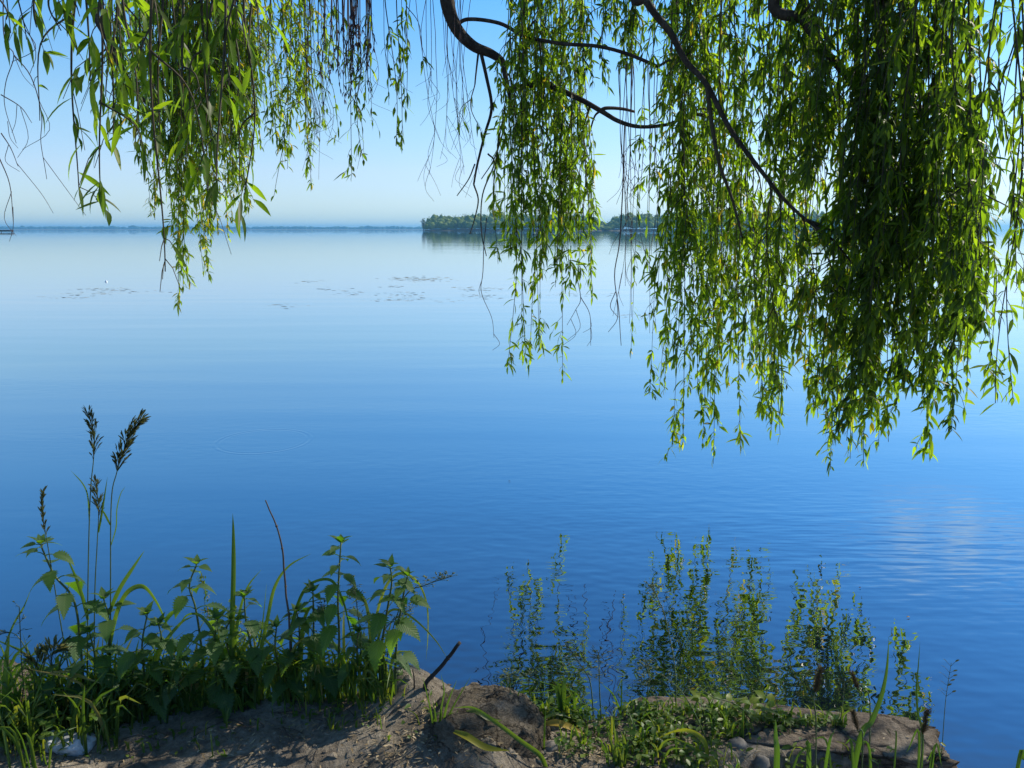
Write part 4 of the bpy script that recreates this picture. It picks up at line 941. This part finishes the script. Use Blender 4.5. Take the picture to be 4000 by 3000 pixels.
# blades near the camera at the lower right
def near(name, lst, Y, label, m='grass', tone=.08, seed=1):  # dark default tone puts shade into the blade colour
    random.seed(seed); lst = [(bl[0] * .72,) + tuple(bl[1:]) for bl in lst]
    x, y = lst[0][1]; b = P(x, y, Y); b[2] = gz(b[0], Y)
    t = thing(name, b, label, "grass")
    for bl in lst:
        p0 = P(bl[1][0], bl[1][1], Y); p0[2] = gz(p0[0], p0[1]) - .01
        mb = MB(); blade(mb, [p0] + [P(a, c, Y + .01 * i) for i, (a, c) in enumerate(bl[2:])], bl[0], rnd=tone); mb.build("blade", M[m], t, b)
near("reed", [(.016, (3300, 3060), (3345, 2940), (3403, 2814), (3440, 2720), (3462, 2620), (3472, 2494)), (.008, (3310, 3060), (3240, 2960), (3170, 2880))], 1.30, "long dark blade leaning right above the flat rock", seed=401)
near("reed", [(.009, (3610, 3070), (3600, 2960), (3583, 2783), (3578, 2693), (3586, 2600), (3594, 2506)), (.010, (3610, 3070), (3640, 2950), (3680, 2995)), (.009, (3605, 3070), (3590, 2900), (3540, 2940)), (.008, (3600, 3060), (3640, 2990), (3620, 2975))], 1.32, "straight thin blade standing by the right-hand foxtail", seed=402)
near("reed", [(.016, (3035, 3080), (3034, 2980), (3030, 2880), (3030, 2808)), (.009, (3050, 3080), (3100, 2990), (3190, 2900))], 1.28, "blunt broad blade in front of the flat rock", seed=403)
near("reed", [(.014, (3190, 3080), (3160, 2960), (3145, 2905)), (.009, (3200, 3080), (3230, 2960), (3260, 2850)), (.010, (3400, 3080), (3330, 2970), (3300, 2900)), (.008, (3440, 3080), (3400, 2980), (3340, 2900)), (.008, (3500, 3080), (3495, 2950), (3490, 2850))], 1.28, "cluster of short shaded blades at the bottom of the picture", seed=404)
near("reed", [(.010, (3960, 3080), (3975, 3000), (4000, 2965), (4040, 2940))], 1.25, "single blade tip in the lower right corner", seed=405)
def foxtail(stem, head, Y, label, seed):
    random.seed(seed)
    b = P(stem[0][0], stem[0][1], Y); b[2] = gz(b[0], Y)
    q = smooth_path([b] + [P(x, y, Y) for x, y in stem[1:]] + [P(*head[0], Y)], 6)
    t = thing("foxtail_grass", b, label, "grass", "foxtail grasses in front of the flat rock")
    mb = MB(); tube(mb, q, .0016, .0009, 5); mb.build("stem", M['stem'], t, b)
    h0, h1 = P(*head[0], Y), P(*head[1], Y); ax = (h1 - h0); Lh = np.linalg.norm(ax); ax /= Lh
    mh = MB(); tube(mh, [h0, lerp(h0, h1, .3), lerp(h0, h1, .75), h1], 0, rad=[.0012, .0026, .0022, .0006], sides=8, rnd=.3)
    for k in range(320):
        f = random.random(); c = lerp(h0, h1, f); a = random.uniform(0, 6.28)
        u = np.cross(ax, (0, 1, 0)); u /= np.linalg.norm(u); w = np.cross(ax, u)
        d = ax * .9 + (u * math.cos(a) + w * math.sin(a)) * .75; d /= np.linalg.norm(d); l = Lh * random.uniform(.14, .30)
        tube(mh, [c, c + d * l], .0004, .00015, 3, rnd=random.random(), cap=False)
    mh.build("seed_head", M['foxtail'], t, b)
foxtail([(3215, 3060), (3188, 2900), (3180, 2740)], [(3184, 2705), (3206, 2610)], 1.30, "foxtail with a pale blurred brush, leftmost of its kind", 411)
foxtail([(3420, 3060), (3400, 2800), (3360, 2700)], [(3352, 2690), (3328, 2628)], 1.34, "small brown foxtail leaning left beside the long dark blade", 412)
foxtail([(3390, 3060), (3370, 2940), (3352, 2860)], [(3350, 2850), (3332, 2780)], 1.28, "low foxtail crossing the top of the flat rock", 413)
foxtail([(3600, 3060), (3600, 2950), (3604, 2880)], [(3604, 2868), (3622, 2776)], 1.30, "dark upright foxtail, rightmost of its kind", 414)
def panicle(stem, label, seed):
    random.seed(seed); b = hit(*stem[0]); q = smooth_path([b - (0, 0, .01)] + [P(x, y, b[1]) for x, y in stem[1:]], 8)
    t = thing("meadow_grass", b, label, "grass"); mb = MB(); tube(mb, q, .0011, .0006, 4); mb.build("stem", M['stem'], t, b)
    mh = MB(); k0 = int(.55 * len(q))
    for k in range(k0, len(q), 2):
        for s in (-1, 1):
            e = q[k] + np.array((s * random.uniform(.004, .016), random.uniform(-.01, .01), random.uniform(.004, .014)))
            tube(mh, [q[k], e], .0005, .0004, 3, cap=False); leaves(mh, [e], 0 if s > 0 else math.pi, random.uniform(.2, 1.2), .3, .011, .0045, .3, PROF_OVAL, .3, .3)
    mh.build("seed_head", M['seed'], t, b)
panicle([(3680, 2890), (3690, 2780), (3700, 2690), (3716, 2590)], "slender open grass head at the right end of the flat rock", 421)
panicle([(3280, 2830), (3292, 2740), (3300, 2650)], "thin faint grass head above the back of the flat rock", 422)

# ------------------------------------------------------------------ shepherd's purse and kin
def purse(stem, label, seed, n=28, headn=24, s=.0085, spread=.022):
    random.seed(seed); b = hit(*stem[0]); q = smooth_path([b - (0, 0, .01)] + [P(x, y, b[1]) for x, y in stem[1:]], 8)
    t = thing("shepherds_purse", b, label, "wildflower", "pod-bearing wildflowers on the bank")
    m = len(q); ks = int(.45 * (m - 1)); mb, mp = MB(), MB()
    tube(mb, q[:ks + 1], .0018, .0015, 5); tube(mp, q[ks:], .0015, .0010, 5)
    def pod(c, e, sz):
        tube(mp, [c, e], .0005, .0004, 3, cap=False)
        az = random.uniform(0, 6.28); d = np.array((math.cos(az), math.sin(az) * .6, 0)) * sz; up = (e - c) / (np.linalg.norm(e - c) + 1e-9) * sz
        th = np.array((-math.sin(az), math.cos(az), 0)) * sz * .15
        mp.add([e - th, e + up + d * .62 - th, e + up * .82 - th, e + up - d * .62 - th, e + th, e + up + d * .62 + th, e + up * .82 + th, e + up - d * .62 + th],
               [(0, 1, 2, 3), (7, 6, 5, 4), (0, 4, 5, 1), (1, 5, 6, 2), (2, 6, 7, 3), (3, 7, 4, 0)], None, np.tile((random.random(), .5, .5), (8, 1)))
    for k in range(n):
        i = int(lerp(.45, .92, k / n) * (m - 1)); c = q[i]; az = k * 2.4
        pod(c, c + np.array((math.cos(az), math.sin(az), random.uniform(.1, .5))) * spread * random.uniform(.7, 1.1), s * random.uniform(.8, 1.1))
    for k in range(headn):
        az = random.uniform(0, 6.28); i = random.randrange(int(.9 * (m - 1)), m); pod(q[i], q[i] + np.array((math.cos(az), math.sin(az), random.uniform(-.2, 1))) * random.uniform(.006, .014), s * .7)
    mb.build("stem", M['stem'], t, b); mp.build("seed_spray", M['purse'], t, b)
purse([(1500, 2715), (1520, 2520), (1582, 2330), (1662, 2285), (1768, 2250)], "pod-studded stem reaching farthest right over the water from the nettles", 501)
purse([(1400, 2720), (1410, 2520), (1398, 2400), (1383, 2275)], "upright stem topped with pods between the two dark nettles", 502)
purse([(1480, 2715), (1490, 2500), (1540, 2420), (1612, 2375)], "shorter pod stem below the long leaning one", 503, 16)
purse([(1470, 2720), (1500, 2650), (1535, 2620), (1585, 2590)], "low pod stem leaning over the water near the soil hump", 504, 18)
purse([(1240, 2730), (1250, 2560), (1262, 2440), (1262, 2370)], "pale pod head in front of the short dark nettle", 505, 8, 40)
purse([(2640, 2790), (2637, 2620), (2601, 2422), (2570, 2340), (2541, 2285)], "long thin pod stem rising left in front of the dark reflection", 506, 30)
purse([(2320, 2790), (2306, 2669), (2276, 2610), (2222, 2528)], "thin pod stem leaning left over the open water", 507, 22)
purse([(2350, 2790), (2342, 2700), (2340, 2600), (2338, 2550)], "upright pod stem in the middle of the waterline", 508, 30)
purse([(2520, 2790), (2530, 2700), (2535, 2640), (2520, 2590)], "dried pod stem at the left foot of the dark reflection", 509, 26)
purse([(2010, 2790), (1995, 2720), (1990, 2650), (1985, 2640)], "short pod stem just right of the boulder", 510, 20, 16)
purse([(2080, 2800), (2070, 2720), (2065, 2660), (2075, 2640)], "second short pod stem right of the boulder, at the waterline", 511, 20, 16)
purse([(2770, 2900), (2720, 2800), (2660, 2700), (2580, 2630)], "bare stalk with few pods crossing the green ground cover", 512, 8, 4)
purse([(2960, 2800), (2880, 2755), (2780, 2720), (2690, 2650)], "long pale stalk slanting across the top of the ground cover", 513, 6, 3)
purse([(60, 2860), (90, 2700), (85, 2600), (75, 2370)], "thin seedy stem over the water at the far left", 514, 14, 14)

# ------------------------------------------------------------------ undergrowth, ground cover, litter
def scatter(name, m, n, regions, L, W, label, cat, prof, blades_frac=.3, bl=(.05, .14), a0=(.2, 1.3), tone=(.1, .9), hz=.05):
    ml = MB(); tot = sum(r[4] for r in regions)
    for (xa, xb, ya, yb, wgt) in regions:
        k = int(n * wgt / tot); C = []
        for _ in range(k):
            c = hit(random.uniform(xa, xb), random.uniform(ya, yb))
            if c[2] < .02: continue
            if mnoise.noise(Vector((c[0] * 9, c[1] * 9, 3))) < random.uniform(-.5, .35): continue
            C.append(c)
        if not C: continue
        C = np.array(C); isb = rng.random(len(C)) < blades_frac
        A_ = C[~isb]; na = len(A_)
        A_ = A_ + np.stack((rng.normal(0, .01, na), rng.normal(0, .01, na), rng.uniform(0, hz, na) ), 1)
        leaves(ml, A_, rng.uniform(0, 6.28, na), rng.uniform(a0[0] - .6, a0[1] - .4, na), rng.uniform(-.6, .5, na), L * rng.uniform(.5, 1.3, na), W * rng.uniform(.6, 1.2, na), rng.uniform(-.5, .5, na), prof, .2, rng.uniform(tone[0], tone[1], na))
        for c in A_[::2]: tube(ml, [c - (0, 0, hz * .6 + .01), c], .0007, .0005, 3, rnd=.4, cap=False)
        for c in C[isb]:
            h = random.uniform(*bl); az = random.uniform(0, 6.28); d = np.array((math.cos(az), math.sin(az), 0)) * h * random.uniform(.1, .7)
            blade(ml, [c - (0, 0, .01), c + d * .3 + (0, 0, h * .6), c + d + (0, 0, h * random.uniform(.5, 1))], random.uniform(.0025, .006) * (1 + 6 * max(0, h - .08)), rnd=random.uniform(*tone), n=3)
    return tag(ml.build(name, M[m]), label, cat, kind="stuff")
random.seed(77)
scatter("undergrowth", 'cover', 2700, [(-60, 460, 2750, 2960, 1.3), (250, 700, 2750, 2830, 1.2), (600, 1000, 2725, 2790, 1.0), (900, 1540, 2700, 2755, 1.1), (-300, 200, 2850, 3050, .3)], .030, .015, "tangled low weeds and grass at the foot of the nettles", "weeds", PROF_OVATE, .42, (.06, .2), tone=(.05, .95), hz=.10)
scatter("wild_grass", 'grass', 800, [(-60, 460, 2755, 2900, 1.0), (250, 700, 2755, 2830, 1.0), (600, 1000, 2730, 2790, 1.0), (900, 1540, 2700, 2750, 1.3)], .03, .01, "thin upright grass blades rising among the nettles", "grass", PROF_OVATE, 1.0, (.07, .24), tone=(.05, 1.0))
scatter("ground_cover", 'cover', 3000, [(2480, 3080, 2765, 2900, 1.5), (2180, 2600, 2790, 2960, .8), (2000, 2500, 2770, 2810, .45), (2350, 2800, 2900, 3010, .5), (3000, 3300, 2790, 2860, .35), (2700, 3700, 2940, 3100, .5)], .019, .011, "low bright green creeping weeds on the right bank", "weeds", PROF_OVAL, .22, (.02, .085), tone=(.0, 1.0), hz=.04)
scatter("dry_litter", 'straw', 3200, [(1500, 2100, 2740, 3000, 1.0), (2100, 3000, 2850, 3000, 1.0), (700, 1600, 2720, 3000, .6), (3000, 3600, 2800, 2900, .3), (0, 500, 2850, 3000, .25)], .016, .004, "dry straw, bits of stalk and dead leaves lying on the bank", "litter", PROF_OVAL, .0, a0=(.4, .6), tone=(0, 1), hz=.008)
scatter("soil_sprigs", 'cover', 420, [(450, 1550, 2730, 2860, 1.0), (300, 900, 2800, 2990, .5), (1500, 1750, 2720, 2900, .3)], .018, .009, "sparse seedlings and short grass on the bare soil", "weeds", PROF_OVATE, .5, (.015, .06), tone=(.1, 1.0), hz=.02)
mb = MB()
for _ in range(70):
    c = hit(random.uniform(250, 2700), random.uniform(2740, 2990)); a = random.uniform(0, 6.28); l = random.uniform(.02, .09); d = np.array((math.cos(a), math.sin(a), 0)) * l
    e = c + d; e[2] = gz(e[0], e[1]) + .004; m_ = (c + e) / 2; m_[2] = gz(m_[0], m_[1]) + random.uniform(.003, .012)
    tube(mb, [c + (0, 0, .003), m_, e], random.uniform(.0008, .0022), .0007, 5)
tag(mb.build("dead_stalks", M['drystem']), "thin dead stalks and twigs lying scattered over the bank", "litter", kind="stuff")
for i, (px, py, lab) in enumerate(((2760, 2760, "broad bright weed left of the long pale stalk"), (2840, 2735, "broad bright weed growing highest on the right bank"), (2960, 2800, "broad bright weed at the left rear of the flat rock"), (3000, 2745, "upright leafy weed behind the flat rock"), (2900, 2800, "round-leaved bright weed in the middle of the ground cover"))):
    random.seed(600 + i); b = hit(px, py + 40); t = thing("weed", b, lab, "weed", "bright broad-leaved weeds on the right bank"); ml = MB(); ms_ = MB()
    for k in range(16):
        az = random.uniform(0, 6.28); h = random.uniform(.01, .065); c = b + np.array((math.cos(az) * .02, math.sin(az) * .02, h))
        tube(ms_, [b - (0, 0, .01), c], .0009, .0006, 4)
        leaves(ml, [c], az, random.uniform(.1, .9), random.uniform(-.5, .3), random.uniform(.022, .04), random.uniform(.012, .022), random.uniform(-.4, .4), PROF_OVATE, .15, random.uniform(.5, 1), 9)
    ms_.build("stem", M['stem'], t, b); ml.build("leaves", M['cover'], t, b)

ml = MB()                                # rough grass on the rest of the bank, to both sides of the view
for _ in range(2600):
    sx = random.choice((-1, 1)); x = sx * (random.uniform(1.25, 5.0) if sx < 0 else random.uniform(1.15, 5.0)); y = interp(x, EDGE) - abs(random.gauss(0, .35)) - .02
    if mnoise.noise(Vector((x * 3, y * 3, 4))) < random.uniform(-.6, .3) or (sx > 0 and y > .66 * 0 + abs(x) * 1.35): continue
    c = on(x, y); h = random.uniform(.05, .22); a = random.uniform(0, 6.28); d = np.array((math.cos(a), math.sin(a), 0)) * h * random.uniform(.1, .6)
    blade(ml, [c - (0, 0, .01), c + d * .3 + (0, 0, h * .6), c + d + (0, 0, h * random.uniform(.6, 1))], random.uniform(.004, .009), rnd=random.uniform(.05, .9), n=3)
tag(ml.build("bank_grass", M['grass']), "rough grass along the water's edge of the bank", "grass", kind="stuff")

# ------------------------------------------------------------------ air
hm, hn, hl, ho = mat("lake_air")
pv = hn.new("ShaderNodeVolumePrincipled")
pv.inputs['Color'].default_value = (.22, .62, 1, 1)
pv.inputs['Density'].default_value = 2.0e-4
pv.inputs['Anisotropy'].default_value = 0.2
hl.new(pv.outputs[0], ho.inputs['Volume'])
mb = MB(); box(mb, (-9100, -9100, -3.0), (9100, 9100, 44)); hz = mb.build("haze", hm, smooth=False)
tag(hz, "thin pale blue air over the lake", "haze", kind="stuff")
